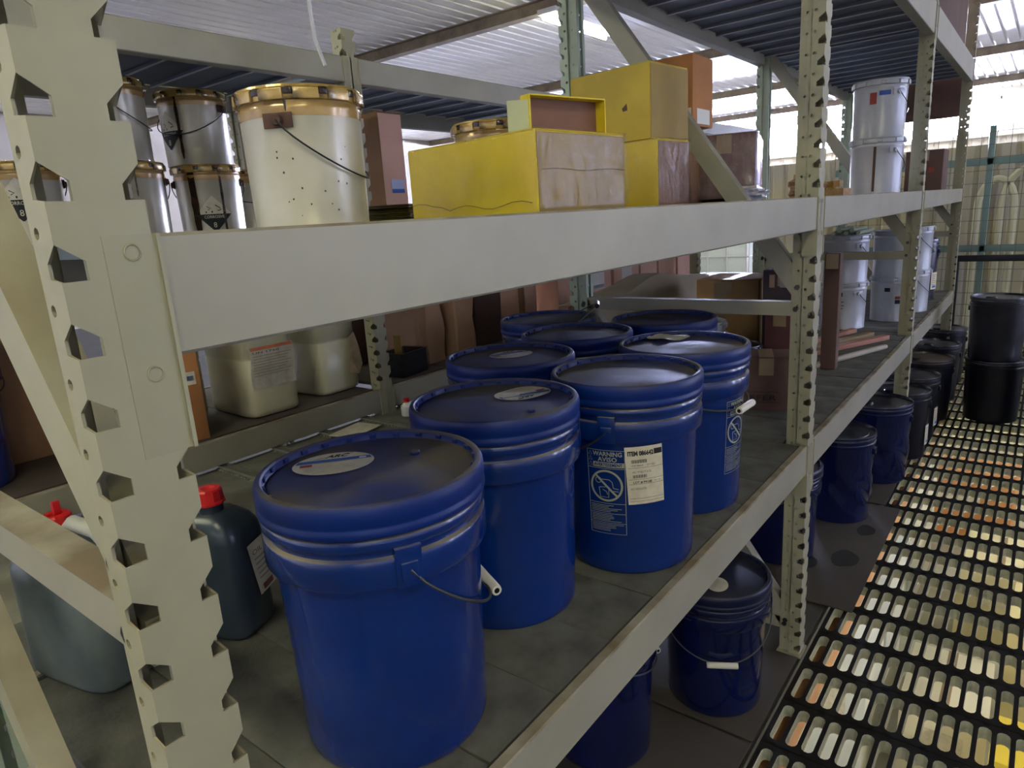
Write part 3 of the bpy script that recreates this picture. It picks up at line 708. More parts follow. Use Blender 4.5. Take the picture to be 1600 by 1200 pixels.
# ================================================================== STEEL CANS
def diamond_print(t, fn, w_=.055):
    """black and cream hazard diamond with the word, the pouring flasks and the class number"""
    k = w_/2
    def half(y0, y1, mi, lift, P_):
        n = 10; vs_ = []
        for j in range(n+1):
            y = y0+(y1-y0)*j/n; x = (k-abs(y))
            vs_ += [fn(-x+2*x*i/8, y, lift) for i in range(9)]
        P_.mb.add(vs_, [(j*9+i, j*9+i+1, (j+1)*9+i+1, (j+1)*9+i) for j in range(n) for i in range(8)], mi)
    p0 = Print(fn); half(-k, 0, 0, .0004, p0); half(0, k, 0, .0004, p0); p0.build('hazard_label', M_paper, t)
    p = Print(fn); half(-k*.96, 0, 0, .0009, p)
    F2 = Print(lambda u, v, l: fn(u, v, l+.0010)); F2.mb = p.mb; F2.text('CORROSIVE', -k*.55, -k*.22, w_*.11, w_*.55, 1, bold=.0001); F2.text('8', -k*.10, -k*.72, w_*.2, None, 1)
    p.line([(-k*.45, k*.12), (-k*.05, k*.12)], w_*.05); p.line([(-k*.35, k*.42), (-k*.15, k*.30), (-k*.30, k*.22)], w_*.02); p.line([(k*.12, k*.48), (k*.35, k*.34), (k*.42, k*.22), (k*.22, k*.18)], w_*.025)
    p.build('hazard_print', [M_ink, M_paper], t)
def steel_can(label, loc, R=.118, H=.25, body=None, rim=None, bail=0., drop=.10, diamond=None, drips=(), group=None, ear=True, n_lug=12, stripes=(), name='steel_can', bands=()):
    body = body or M_can; rim = rim or M_amber
    t = thing(name, label, 'can', loc, 0., group)
    r1 = R*.955; r0 = R*.925
    MB().lathe([(0, .004), (r0*.97, .004), (r0*.98, 0), (r0*1.01, 0), (r0*1.01, .005), (r0, .008), (r1, H*.83), (r1*1.012, H*.845), (r1*1.012, H*.858), (r1, H*.87), (r1, H*.93)], 56).build('body', body, t)
    lid = MB().lathe([(r1*1.0, H*.895), (R*.985, H*.90), (R, H*.92), (R*1.0, H*.945), (R*.985, H*.965), (R*1.0, H*.985), (R*.99, H), (R*.965, H*1.004), (R*.945, H*.99), (R*.935, H*.955), (0, H*.955)], 56).build('lid', rim, t)
    lug = MB().cbox((0, 0, 0), (.006, 2*PI*R/n_lug*.74, H*.075), .002).mesh('lid_lug', rim)
    for k in range(n_lug):
        a = 2*PI*k/n_lug; obj('lid_lug', lug, lid, (R*1.002*math.cos(a), R*1.002*math.sin(a), H*.935), a)
    if rim is M_amber:
        MB().lathe([(r1*1.004, H*.79), (r1*1.006, H*.80), (r1*1.016, H*.842), (r1*1.016, H*.862), (r1*1.004, H*.87), (r1*1.004, H*.90)], 56).build('stained_band', M_amber2, t)
        gap = MB().cbox((0, 0, 0), (.007, 2*PI*R/n_lug*.26, H*.05), .002).mesh('resin_blob', M_resin)
        for k in range(n_lug):
            a = 2*PI*(k+.5)/n_lug; obj('resin_blob', gap, lid, (R*.999*math.cos(a), R*.999*math.sin(a), H*.955), a)
    if ear:
        for s in (-1, 1):
            a = bail+s*PI/2; e = MB(); e.cbox(((r1+.002)*math.cos(a), (r1+.002)*math.sin(a), H*.76), (.003, .054, .026), .0012, a)
            T = Matrix.Rotation(a, 4, 'Z') @ Matrix.Translation((r1+.003, 0, H*.76)) @ Matrix.Rotation(PI/2, 4, 'Y')
            cap = MB().lathe([(.0105, 0), (.0105, .004), (.008, .009), (0, .010)], 16); e.add([T @ Vector(v) for v in cap.v], cap.f)
            e.build('bail_ear', M_rust if rim is M_amber else body, t)
        MB().tube(bail_points(bail, drop, r1+.012, H*.76, r1+.006), .0018, 6).build('bail', M_wiredark, t)
    def cf(th, zc):
        def fn(u, v, l):
            z = zc+v; r = r0+(r1-r0)*min(1, (z-.008)/(H*.82))+.0006+l; a = th+u/R
            return (r*math.cos(a), r*math.sin(a), z)
        return fn
    if diamond is not None: diamond_print(t, cf(diamond[0], diamond[1]), diamond[2])
    for th, z0, z1, wd in drips:                          # runs of dark resin down the side
        p = Print(cf(th, 0)); n = 8; vs_ = []
        for i in range(n+1):
            z = z1+(z0-z1)*i/n; ww = wd*(.7+.5*random.random())*(1 if i < n else .4); vs_ += [p.fn(-ww/2, z, .0012), p.fn(ww/2, z, .0012)]
        p.mb.add(vs_, [(2*i, 2*i+1, 2*i+3, 2*i+2) for i in range(n)]); p.build('resin_run', M_resin, t)
    for th, zc, wd, hh, mt in bands:
        Print(cf(th, zc)).rect(-wd/2, -hh/2, wd/2, hh/2, 0, .0006, 6, 1).build('label', mt, t)
    return t
GC = 'stained steel cans'
big = steel_can('large pale green can with amber stained lid, in front beside the yellow box', (.865, .6685, ZM), bail=R_(303), drop=.10, drips=((R_(221), .205, .235, .004),), group=GC)
for k in range(16):                                       # chips in the enamel
    th, z = R_(random.uniform(195, 275)), random.uniform(.02, .15); s_ = random.uniform(.0012, .0028)
    r = .1105; MB().box((r*math.cos(th), r*math.sin(th), z), (.0022, s_, s_*1.3), th).build('enamel_chip', M_resin, big, smooth=False)
steel_can('amber rimmed can half hidden behind the shrink-wrapped yellow box', (1.63, .80, ZM), .124, .262, group=GC, bail=R_(40))
ZB2 = 1.42
steel_can('tin can with hanging wire bail, upper of the stack left of the pale can', (1.38, 1.992, ZB2+.251), body=M_canm, bail=R_(210), drop=.09, diamond=(R_(190), .115, .13), drips=((R_(214), .02, .235, .011),), group=GC)
steel_can('tin can with hazard diamond, lower of the stack left of the pale can', (1.392, 1.987, ZB2), body=M_canm, bail=R_(60), diamond=(R_(243), .078, .13), drips=((R_(213), .0, .23, .03), (R_(262), .0, .23, .009)), group=GC)
steel_can('tin can with rusty ear plate beside the notched post, upper layer', (1.06, 1.93, ZB2+.251), body=M_canm, bail=R_(330), drop=.09, group=GC)
steel_can('tin can with dark resin runs beside the notched post, lower layer', (1.09, 1.95, ZB2), body=M_canm, bail=R_(60), drips=((R_(248), .10, .23, .010), (R_(258), .14, .23, .006)), group=GC)
steel_can('tin can in shadow behind the stacked cans', (1.66, 2.13, ZB2), body=M_canm, bail=R_(250), drop=.07, group=GC)
steel_can('pale can with hazard diamond, seen left of the notched post', (.80, 2.02, ZB2-.0), body=M_can, bail=R_(80), diamond=(R_(248), .14, .13), group=GC)
# stack of spare lids
for k in range(10):
    o = MB().lathe([(0, .0), (.080, .0), (.084, .002), (.092, .002), (.095, -.0005), (.0965, .0012), (.095, .0032), (.090, .004), (.080, .0026), (0, .0026)], 40).build('can_lid', mat('lid_dark_olive', '#34321c', .35, .6, '#5a4a20', 9), None, (1.262+random.uniform(-.004, .004), .862+random.uniform(-.004, .004), ZM+.0012+.0046*k))
    tag(o, 'dark thin can lid in the stack beside the yellow box', 'lid', 'stack of spare can lids')
WH = 'white cans on the shelves of the far bay'
for lab, x, y, z, bnd in (('white can with blue and red label, upper of the pair on the middle shelf', 3.77, .185, ZM+.252, ((R_(200), .19, .05, .02, M_inkblue), (R_(176), .17, .03, .05, M_inkred))),
        ('white can with dark stripe, lower of the pair on the middle shelf', 3.77, .185, ZM, ((R_(186), .11, .012, .2, M_cardd),)),
        ('white can with printed side, lower left of four on the lower shelf', 4.09, .367, ZL, ((R_(183), .19, .03, .022, M_ink), (R_(184), .15, .04, .004, M_ink), (R_(184), .13, .045, .004, M_ink), (R_(184), .115, .035, .004, M_ink))),
        ('white can with faint band, upper left of four on the lower shelf', 4.09, .367, ZL+.252, ()),
        ('white can with small red square, lower right of four on the lower shelf', 4.41, .175, ZL, ((R_(175), .18, .03, .022, M_ink), (R_(203), .135, .03, .016, M_inkred), (R_(203), .112, .03, .022, M_ink))),
        ('white can in shadow, upper right of four on the lower shelf', 4.41, .175, ZL+.252, ())):
    steel_can(lab, (x, y, z), .118 if y < .3 else .12, .252, M_canw, M_canw, bail=R_(320), drop=.09, bands=bnd, group=WH)
steel_can('silver edged can just beyond the third upright on the lower shelf', (4.78, .15, ZL), .118, .252, M_canw, M_canw, bail=R_(300), group=WH)
steel_can('silver edged can stacked beyond the third upright on the lower shelf', (4.78, .15, ZL+.252), .118, .252, M_canw, M_canw, bail=R_(300), group=WH)
spiral_pail('steel_pail', 'dark blue pail near the far end of the lower shelf', (5.28, .20, ZL), .15, .40, R_(250), None, M_bluedark, twist=False)
steel_can('low pale-lidded can between the white-gripped pail and the cartons', (2.62, .60, ZL), .115, .25, M_canw, M_canw, bail=R_(30))
steel_can('low black can behind the brown carton on the lower shelf', (2.52, .40, ZL), .09, .185, M_black, M_black, bail=R_(30))

# ================================================================== CARTONS AND BOXES
def carton(label, loc, size, rz=0., m_=None, tape=True, flap=True, name='cardboard_box', group=None, cat='box', bands=(), tilt=None, tape_m=None):
    m_ = m_ or M_card; a, b, h = size
    t = thing(name, label, cat, loc, rz, group)
    if tilt: t.rotation_euler = (tilt[0], tilt[1], rz)
    mb = MB(); mb.cbox((0, 0, h/2), (a, b, h), .003)
    mb.build('body', m_, t)
    if flap:
        for s in (-1, 1): MB().cbox((0, s*(b/4+.0006), h+.0014), (a-.004, b/2-.003, .0028), .0008).build('flap', m_, t)
    if tape:
        tm = MB(); tm.box((0, 0, h+.0032), (a-.002, .048, .0008)); tm.box((-a/2-.0006, 0, h-.03), (.001, .048, .06)); tm.box((a/2+.0006, 0, h-.03), (.001, .048, .06)); tm.build('tape', tape_m or M_tape, t, smooth=False)
    for face, u, v, ww, hh, mt in bands:                  # face: 'x' = -x side, 'y' = -y side
        p = MB()
        if face == 'x': p.box((-a/2-.0012, u, v), (.0012, ww, hh))
        else: p.box((u, -b/2-.0012, v), (ww, .0012, hh))
        p.build('label', mt, t, smooth=False)
    return t
def film(t, size, name='stretch_film', m_=None, off=.004, base=.0):
    a, b, h = size; bm = bmesh.new(); bmesh.ops.create_cube(bm, size=1.)
    for v in bm.verts: v.co = Vector((v.co.x*(a+2*off), v.co.y*(b+2*off), v.co.z*(h+off)+h/2+off/2+base))
    bmesh.ops.subdivide_edges(bm, edges=list(bm.edges), cuts=14, use_grid_fill=True)
    for v in bm.verts:
        d = .0022*math.sin(v.co.x*70+v.co.z*55+3*math.sin(v.co.y*31))+.0015*math.sin(v.co.y*95-v.co.z*80)
        nn = Vector((v.co.x/(a), v.co.y/(b), (v.co.z-h/2)/h)); v.co += Vector((math.copysign(1, nn.x) if abs(nn.x) > .49 else 0, math.copysign(1, nn.y) if abs(nn.y) > .49 else 0, 0))*abs(d)
    me = bpy.data.meshes.new(name); bm.to_mesh(me); bm.free(); me.materials.append(m_ or M_film); me.shade_smooth()
    return obj(name, me, t)
# big shrink-wrapped yellow box
S = (.302, .402, .160)
t = carton('long bright yellow box in shrink film at the front of the middle shelf', (1.312, .495, ZM), S, R_(-6.2), M_yellow, tape=False)
MB().box((0, -S[1]/2-.0008, S[2]/2), (S[0]-.006, .0012, S[2]-.006)).build('end_panel', M_yellow2, t, smooth=False)
film(t, S)
MB().tube([(-S[0]/2-.0055, -S[1]/2+.01+S[1]*i/14*.97, .022+.006*math.sin(i*1.1)+.012*(i > 9)) for i in range(15)], .0006, 5).build('film_seam', M_ink, t)
MB().tube([(-S[0]/2+.01+S[0]*.95*i/10, -S[1]/2-.0065, .085+.002*math.sin(i)) for i in range(11)], .0005, 5).build('film_seam', M_ink, t)
# shallow yellow tray on its side on top, brown inside
t = thing('box_lid', 'yellow box lid on its edge showing its brown inside', 'box lid', (1.345, .36, ZM+.1665), R_(-14))
mb = MB(); L_, Hh, Dp_ = .225, .078, .03
MB().box((0, Dp_, Hh/2), (L_, .003, Hh)).build('panel', mat('card_brown_inside', '#7d5a48', .8, 0, '#6f4d3d', 6), t, smooth=False)
for nm, c, d in (('rim', (0, Dp_/2, Hh), (L_, Dp_, .003)), ('rim', (0, Dp_/2, .0015), (L_, Dp_, .003)), ('rim', (-L_/2, Dp_/2, Hh/2), (.003, Dp_, Hh)), ('rim', (L_/2, Dp_/2, Hh/2), (.003, Dp_, Hh))):
    MB().box(c, d).build(nm, M_yellow, t, smooth=False)
MB().box((-L_/2-.016, .018, Hh/2-.004), (.05, .003, Hh-.012), R_(-40)).build('flap', mat('card_pale_green', '#b9bf98', .7), t, smooth=False)
# second pair of yellow boxes
S = (.165, .27, .176)
t = carton('film wrapped yellow box under the larger yellow carton', (1.856, .477, ZM), S, R_(-6), M_yellow, tape=False)
MB().box((0, -S[1]/2-.0008, S[2]/2), (S[0]-.006, .0012, S[2]-.006)).build('end_panel', M_card, t, smooth=False)
film(t, S, m_=M_film2)
t = carton('plain yellow carton on top, its side torn', (1.895, .505, ZM+.182), (.20, .27, .194), R_(-6), mat('mustard_card', '#bda53a', .65, 0, '#ab9231', 5), tape=False, flap=True)
MB().box((0, -.1358, .097), (.196, .0012, .188)).build('end_panel', M_yellow2, t, smooth=False)
p = MB(); p.prism([(0, 0), (.016, .012), (.012, .020), (-.002, .018)], 0, .001, T=Matrix.Translation((-.1003, -.06, .10)) @ Matrix.Rotation(-PI/2, 4, 'Y') @ Matrix.Rotation(PI/2, 4, 'Z')); p.build('tear', M_cardd, t, smooth=False)
carton('brown carton supporting the orange one behind the yellow boxes', (2.20, .60, ZM), (.2, .3, .235), 0, M_card)
carton('orange brown carton standing behind the yellow cartons', (2.20, .585, ZM+.2392), (.16, .36, .205), R_(0), M_cardo, bands=(('x', -.15, .03, .05, .045, M_white), ('y', 0, .03, .1, .045, M_white)))
t = carton('brown carton with white diamond behind the diagonal brace', (2.95, .60, ZM), (.2, .22, .16), 0, M_cardo)
MB().prism([(0, -.05), (.025, 0), (0, .05), (-.025, 0)], 0, .001, T=Matrix.Translation((-.1013, -.02, .08)) @ Matrix.Rotation(-PI/2, 4, 'Y') @ Matrix.Rotation(PI/2, 4, 'Z')).build('label', M_white, t, smooth=False)
# leaning film-wrapped box
t = carton('brown box under crinkled clear film, left of the middle upright', (2.40, .40, ZM+.004), (.22, .20, .205), R_(14), mat('cardboard_plum', '#6b4f4a', .7, 0, '#7d625c', 30, .45, .7), tilt=(0, R_(5)))
film(t, (.22, .20, .205), m_=M_film2)
bm = bmesh.new(); n = 12; vv = []
for i in range(n+1):
    for j in range(n+1):
        u, v = i/n, j/n; x = .112+.26*u; yv = -.10+.20*v; z = .205*(1-u)**1.25+.006*math.sin(22*u+9*v)+.005*math.sin(31*v)
        vv.append(bm.verts.new((x, yv, max(.002, z))))
for i in range(n):
    for j in range(n): bm.faces.new((vv[i*(n+1)+j], vv[(i+1)*(n+1)+j], vv[(i+1)*(n+1)+j+1], vv[i*(n+1)+j+1]))
me = bpy.data.meshes.new('film_tail'); bm.to_mesh(me); bm.free(); me.materials.append(M_film2); me.shade_smooth(); obj('film_tail', me, t)
# crumpled scraps
def crumple(name, label, cat, loc, size, m_, seed, rz=0.):
    rnd = random.Random(seed); bm = bmesh.new(); bmesh.ops.create_icosphere(bm, subdivisions=3, radius=1.)
    off = {}
    for v in bm.verts:
        d = v.co.normalized(); k = 1+.22*math.sin(5*d.x+seed)*math.cos(6*d.y-seed)+.18*math.sin(9*d.z+4*d.x+seed*2)+rnd.uniform(-.07, .07)
        v.co = Vector((d.x*size[0]*k, d.y*size[1]*k, max(-.95*size[2], d.z*size[2]*k)))
    zmin = min(v.co.z for v in bm.verts)
    for v in bm.verts: v.co.z -= zmin
    me = bpy.data.meshes.new(name); bm.to_mesh(me); bm.free(); me.materials.append(m_)
    return tag(obj(name, me, None, loc, rz), label, cat)
crumple('paper_scrap', 'crumpled brown wrapping scrap at the foot of the middle upright', 'scrap', (2.72, .22, ZM+.002), (.06, .055, .045), M_kraft, 1)
crumple('paper_scrap', 'crumpled yellowish scrap in front of the brown wrapping scrap', 'scrap', (2.55, .17, ZM+.002), (.045, .04, .022), M_yellow2, 2)
crumple('film_wad', 'wad of crumpled clear film beside the diagonal brace', 'scrap', (2.22, .26, ZM+.002), (.07, .05, .022), mat('film_white', '#c9c6cc', .25, 0, '#9c98a4', 30, .4, .7, .3, 40), 3)
t = thing('parts_tray', 'low wooden tray of offcuts beyond the middle upright', 'tray', (3.25, .30, ZM), R_(5))
MB().box((0, 0, .004), (.26, .2, .008)).build('base', M_wood, t, smooth=False)
for c, d in (((0, -.1, .015), (.26, .008, .03)), ((0, .1, .015), (.26, .008, .03)), ((-.13, 0, .015), (.008, .2, .03)), ((.13, 0, .015), (.008, .2, .03))): MB().box(c, d).build('side', M_wood, t, smooth=False)
for k in range(6):
    o = MB().prism([(-.05, -.012), (.045, -.016), (.05, .010), (.0, .020), (-.048, .012)], 0, .026).build('wood_offcut', M_wood if k % 2 else M_yellow2, None, (3.17+.035*k, .24+.05*(k % 3), ZM+.0095+.028*(k // 3)), R_(60*k+10)); tag(o, 'pale angular wood offcut heaped in the low tray', 'offcut', 'offcuts in the wooden tray')
carton('dark carton beyond the white cans on the middle shelf', (5.1, .14, ZM), (.25, .2, .235), 0, M_cardd, bands=(('x', -.04, .12, .03, .03, M_inkred),))
# lower shelf, bay behind the middle upright
t = carton('brown carton with boxed lettering at the foot of the middle upright', (2.375, .245, ZL), (.15, .22, .185), R_(20), M_cardd, tape=True)
p = Print(lambda u, v, l: (-.0802-l*2, -u, .05+v)); p.text('EFER', -.05, -.012, .026, .085); p.line([(-.06, -.02), (.045, -.02), (.045, .018), (-.06, .018)], .0015, 0, True); p.build('print', M_ink, t)
carton('open topped tan carton with tape behind the cross strut', (3.03, .58, ZL), (.30, .27, .385), R_(2), mat('cardboard_tan', '#b28d60', .8, 0, '#a17d52', 5), bands=(('x', .03, .19, .05, .37, M_tape),))
carton('dark plum carton with white printed label behind the cross strut', (2.86, .30, ZL), (.26, .16, .44), R_(3), mat('cardboard_plum2', '#4f434a', .8, 0, '#453a41', 5), bands=(('x', -.03, .41, .09, .07, mat('label_grey', '#8d8a90', .7)), ('x', .045, .40, .02, .05, mat('label_sand', '#b39a80', .7))))
carton('dull red carton on the lower shelf behind the cross strut', (2.665, .275, ZL), (.08, .11, .30), R_(0), M_cardr)
carton('tall brown carton just right of the middle upright', (3.03, .185, ZL), (.05, .06, .48), R_(0), M_cardd)
o = MB().tube([(2.72, .33, ZL+.016), (3.46, .06, ZL+.016), (3.49, .048, ZL+.016)], [.013, .013, .011], 14).build('broom_handle', mat('grey_wood', '#a39a88', .6, 0, '#8c8372', 8)); tag(o, 'pale round wooden handle lying across the lower shelf', 'handle')
for k, (dx, c) in enumerate(((0, '#9c6a58'), (.07, '#8a7452'), (.16, '#a5745e'))):
    o = MB().cbox((0, 0, .012), (.55, .035, .022), .002).build('wood_strip', mat('strip_'+c, c, .7), None, (3.50+dx*.9, .20+dx*.9, ZL+.0005), R_(-24+4*k)); tag(o, ('reddish wooden strip nearest the handle on the lower shelf', 'tan wooden strip between the two reddish ones on the lower shelf', 'reddish wooden strip nearest the white cans on the lower shelf')[k], 'strip', 'wooden strips on the lower shelf')
for k in range(5):
    o = MB().tube([(3.94+.0*k, .28+.03*k, ZL+.504+.012*(1+k % 2)+.002), (4.25, .27+.035*k, ZL+.504+.012*(1+k % 2)+.002)], .011, 10).build('plastic_rod', mat('rod_green', '#a9b89a', .4)); tag(o, 'pale green rod lying on top of the white cans', 'rod', 'rods on the white cans')
# draped sheet
n, mm = 24, 12; vs_ = []
for i in range(n+1):
    for j in range(mm+1):
        u, v = i/n, j/mm; x = 2.33+1.2*u; yv = .845+.25*v
        z = 1.062+.055*math.exp(-((u-.55)/.22)**2)+.006*math.sin(14*u+5*v)-.24*max(0, (.3-v)/.3)**1.4-.03*max(0, v-.7)
        vs_.append((x, yv, z))
mb = MB().add(vs_, [(i*(mm+1)+j, (i+1)*(mm+1)+j, (i+1)*(mm+1)+j+1, i*(mm+1)+j+1) for i in range(n) for j in range(mm)])
carton('long carton hidden under the beige sheet', (2.95, 1.015, ZL-.003), (1.1, .13, .325), 0, M_card, tape=False)
o = solid(mb.build('draped_sheet', M_tarp), .002); tag(o, 'creased beige sheet draped behind the cross strut', 'sheet')

# ================================================================== SECOND RACK CONTENTS
Y0 = YB
def jerrycan(label, loc, size, rz=0., lab=None, group='white jerrycans on the second rack'):
    a, b, h = size; t = thing('jerrycan', label, 'jerrycan', loc, rz, group); n = 48
    prof = [(0, .86), (.004, .93), (.02, .985), (.05, 1.0), (.45, 1.0), (.455, .985), (.475, .985), (.48, 1.0), (.82, 1.0), (.90, .97), (.96, .85), (1.0, .55)]
    vs_ = []
    for zf, k in prof:
        for i in range(n):
            t_ = 2*PI*i/n; c, s = math.cos(t_), math.sin(t_); e = .32
            vs_.append((a/2*k*math.copysign(abs(c)**e, c), b/2*k*math.copysign(abs(s)**e, s), h*zf))
    fs = [(j*n+i, j*n+(i+1) % n, (j+1)*n+(i+1) % n, (j+1)*n+i) for j in range(len(prof)-1) for i in range(n)]+[tuple(range(n-1, -1, -1)), tuple((len(prof)-1)*n+i for i in range(n))]
    MB().add(vs_, fs).build('body', M_jerry, t, ang=50)
    MB().lathe([(.03, 0), (.03, .03), (.026, .034), (0, .034)], 20, (0, -b*.28, h)).build('cap', M_red, t)
    MB().tube([(0, -b*.1, h-.01), (0, -.06*b, h+.035), (0, .25*b, h+.035), (0, .30*b, h-.02)], .013, 10).build('handle', M_jerry, t)
    if lab:
        fn = lambda u, v, l: (u+.004*math.sin(v*40), -b/2-.0022-l-.0022*math.sin(u*95+v*12)*abs(math.sin(v*9)), lab[1]+v)
        w_, hh = lab[2], lab[3]
        q = Print(fn); q.rect(lab[0]-w_/2, -hh/2, lab[0]+w_/2, hh/2, 0, .0, 14, 10); lo = q.build('label', mat('label_wrinkled', '#c6bfae', .7, 0, '#aaa391', 40), t)
        q = Print(fn); q.rect(lab[0]-w_/2+.004, hh/2-.012, lab[0]+w_/2-.004, hh/2-.001, 1, .0014, 14); q.text('UN 1760', lab[0]-w_/2+.01, hh/2-.024, .010, w_*.6, 0)
        for k in range(8): q.rect(lab[0]-w_/2+.008, hh/2-.034-.0095*k, lab[0]+w_/2-.01-.012*(k % 3), hh/2-.031-.0095*k, 2, .0014, 12)
        q.build('print', [M_ink, mat('print_orange', '#c06a42', .6), mat('print_grey', '#9a9078', .7)], lo)
    return t
jerrycan('white jerrycan with wrinkled printed label on the second rack', (1.298, 1.735, .80), (.20, .31, .44), R_(-2), (.0, .175, .165, .145))
t = jerrycan('white jerrycan with torn hanging label beside the second rack post', (1.60, 1.77, .80), (.20, .31, .44), R_(3))
bm_ = MB(); bm_.add([(.045, -.162, .21), (.075, -.160, .225), (.095, -.158, .16), (.105, -.157, .09), (.078, -.163, .055), (.03, -.164, .07), (.035, -.168, .14)], [(0, 1, 2, 6), (6, 2, 3, 4), (6, 4, 5)]); bm_.build('torn_label', mat('label_torn', '#c7b596', .7, 0, '#b09a78', 30), t, smooth=False)
jerrycan('white jerrycan in shadow behind the one with the wrinkled label', (1.07, 1.95, .80), (.20, .31, .44), R_(-2))
t = carton('orange brown carton edge left of the jerrycans', (.955, 1.70, .80), (.16, .30, .36), R_(-8), M_cardo, bands=(('y', .05, .20, .03, .04, M_paper), ('y', .05, .20, .02, .015, M_inkblue)))
carton('brown carton behind the blue pail on the second rack', (.62, 2.02, .80), (.3, .34, .46), 0, M_card)
pail('plastic_pail', 'dark blue pail at the left edge on the second rack', (.415, 1.765, .80), R_(60), .1, blue=True)
t = thing('parts_crate', 'small black crate wrapped in film beside the second rack post', 'crate', (1.945, 1.63, .80), R_(8))
for c, d in (((0, 0, .004), (.16, .12, .008)), ((0, -.06, .05), (.16, .006, .1)), ((0, .06, .05), (.16, .006, .1)), ((-.08, 0, .05), (.006, .12, .1)), ((.08, 0, .05), (.006, .12, .1))): MB().box(c, d).build('panel', M_black, t, smooth=False)
film(t, (.168, .128, .1), m_=M_film2, off=.003)
o = MB().cbox((0, 0, .08), (.004, .04, .16), .001).build('card_piece', M_yellow2, None, (1.91, 1.62, .809), R_(5)); tag(o, 'yellow card strip sticking out of the small black crate', 'card')
GK = 'brown cartons on the second rack'
def kraft_bag(label, loc, size, seed, rz=0.):
    a, b, h = size; n, k = 28, 14; rnd = random.Random(seed); vs_ = []
    for j in range(k+1):
        for i in range(n):
            t_ = 2*PI*i/n; c, s = math.cos(t_), math.sin(t_); z = h*j/k; sq = .06*math.sin(3*t_+j*.7+seed)*math.sin(PI*j/k)+.03*math.sin(7*t_+seed)
            vs_.append((a/2*(1+sq)*math.copysign(abs(c)**.4, c), b/2*(1+sq)*math.copysign(abs(s)**.4, s), z))
    fs = [(j*n+i, j*n+(i+1) % n, (j+1)*n+(i+1) % n, (j+1)*n+i) for j in range(k) for i in range(n)]+[tuple(range(n-1, -1, -1)), tuple(k*n+i for i in range(n))]
    o = MB().add(vs_, fs).build('kraft_bag', M_kraft, None, loc, rz, smooth=True, ang=18); return tag(o, label, 'bag', 'crushed kraft bags on the second rack')
kraft_bag('crushed kraft bag left of the two behind the pails', (2.16, 1.78, .80), (.17, .26, .42), 1)
kraft_bag('crushed kraft bag right of the two behind the pails', (2.36, 1.76, .80), (.17, .26, .42), 4)
carton('dark brown carton behind the crushed kraft bags', (2.16, 2.08, .80), (.4, .2, .46), 0, M_cardd, group=GK)
carton('dark brown carton beside the kraft bags, half in shadow', (2.62, 1.86, .80), (.2, .3, .34), 0, M_cardd, group=GK)
carton('tan carton with brown tape left of the sage green post', (2.90, 1.87, .80), (.32, .3, .30), 0, M_cardp, group=GK, bands=(('y', .02, .16, .05, .28, M_card),))
xs = ((3.40, .28, 'narrow pink tan carton next to the sage green post'), (3.72, .33, 'pink tan carton with blue and white label, left one'), (4.09, .36, 'pink tan carton with blue and white label, right one'), (4.42, .26, 'plain pink tan carton left of the dark gap'), (4.72, .30, 'plain pink tan carton right of the dark gap'), (5.04, .28, 'plain pink tan carton last of the row'))
for k, (x, w_, lb) in enumerate(xs):
    bn = (('y', .0, .20, .14, .10, M_white), ('y', .0, .165, .13, .022, M_inkblue)) if k in (1, 2) else ()
    z = .80 if x < 4.85 else .80
    carton(lb, (x, 1.86, .80), (w_-.012, .3, .40), R_(random.uniform(-1, 1)), M_cardp, group='pink tan cartons on the second rack', bands=bn)
t = carton('tall brown carton with pink side and blue label behind the pale can', (2.065, 1.77, ZB2), (.13, .14, .45), R_(0), M_card, tape=False, bands=(('y', 0, .225, .126, .44, M_cardp),))
MB().box((.01, -.0735, .16), (.07, .0012, .05)).build('label', mat('label_lilac', '#aab4d0', .6), t, smooth=False); MB().box((.01, -.0745, .138), (.07, .0012, .016)).build('label', M_inkblue, t, smooth=False)
o = MB().cbox((0, 0, .002), (.16, .11, .002), .0005).build('paper_sheet', M_paper, None, (1.47, 1.40, ZL-.001), R_(10)); tag(o, 'pale sheet of paper lying below the second rack beam', 'paper')
o = thing('small_bottle', 'small white bottle with red cap behind the second rack post', 'bottle', (1.70, 1.37, ZL-.001)); o.scale = (.75, .75, .75)
MB().lathe([(0, 0), (.03, 0), (.032, .004), (.032, .05), (.02, .062), (.013, .066), (.013, .072)], 24).build('body', M_white, o); MB().lathe([(.015, .07), (.016, .072), (.016, .088), (0, .09)], 20).build('cap', M_red, o)

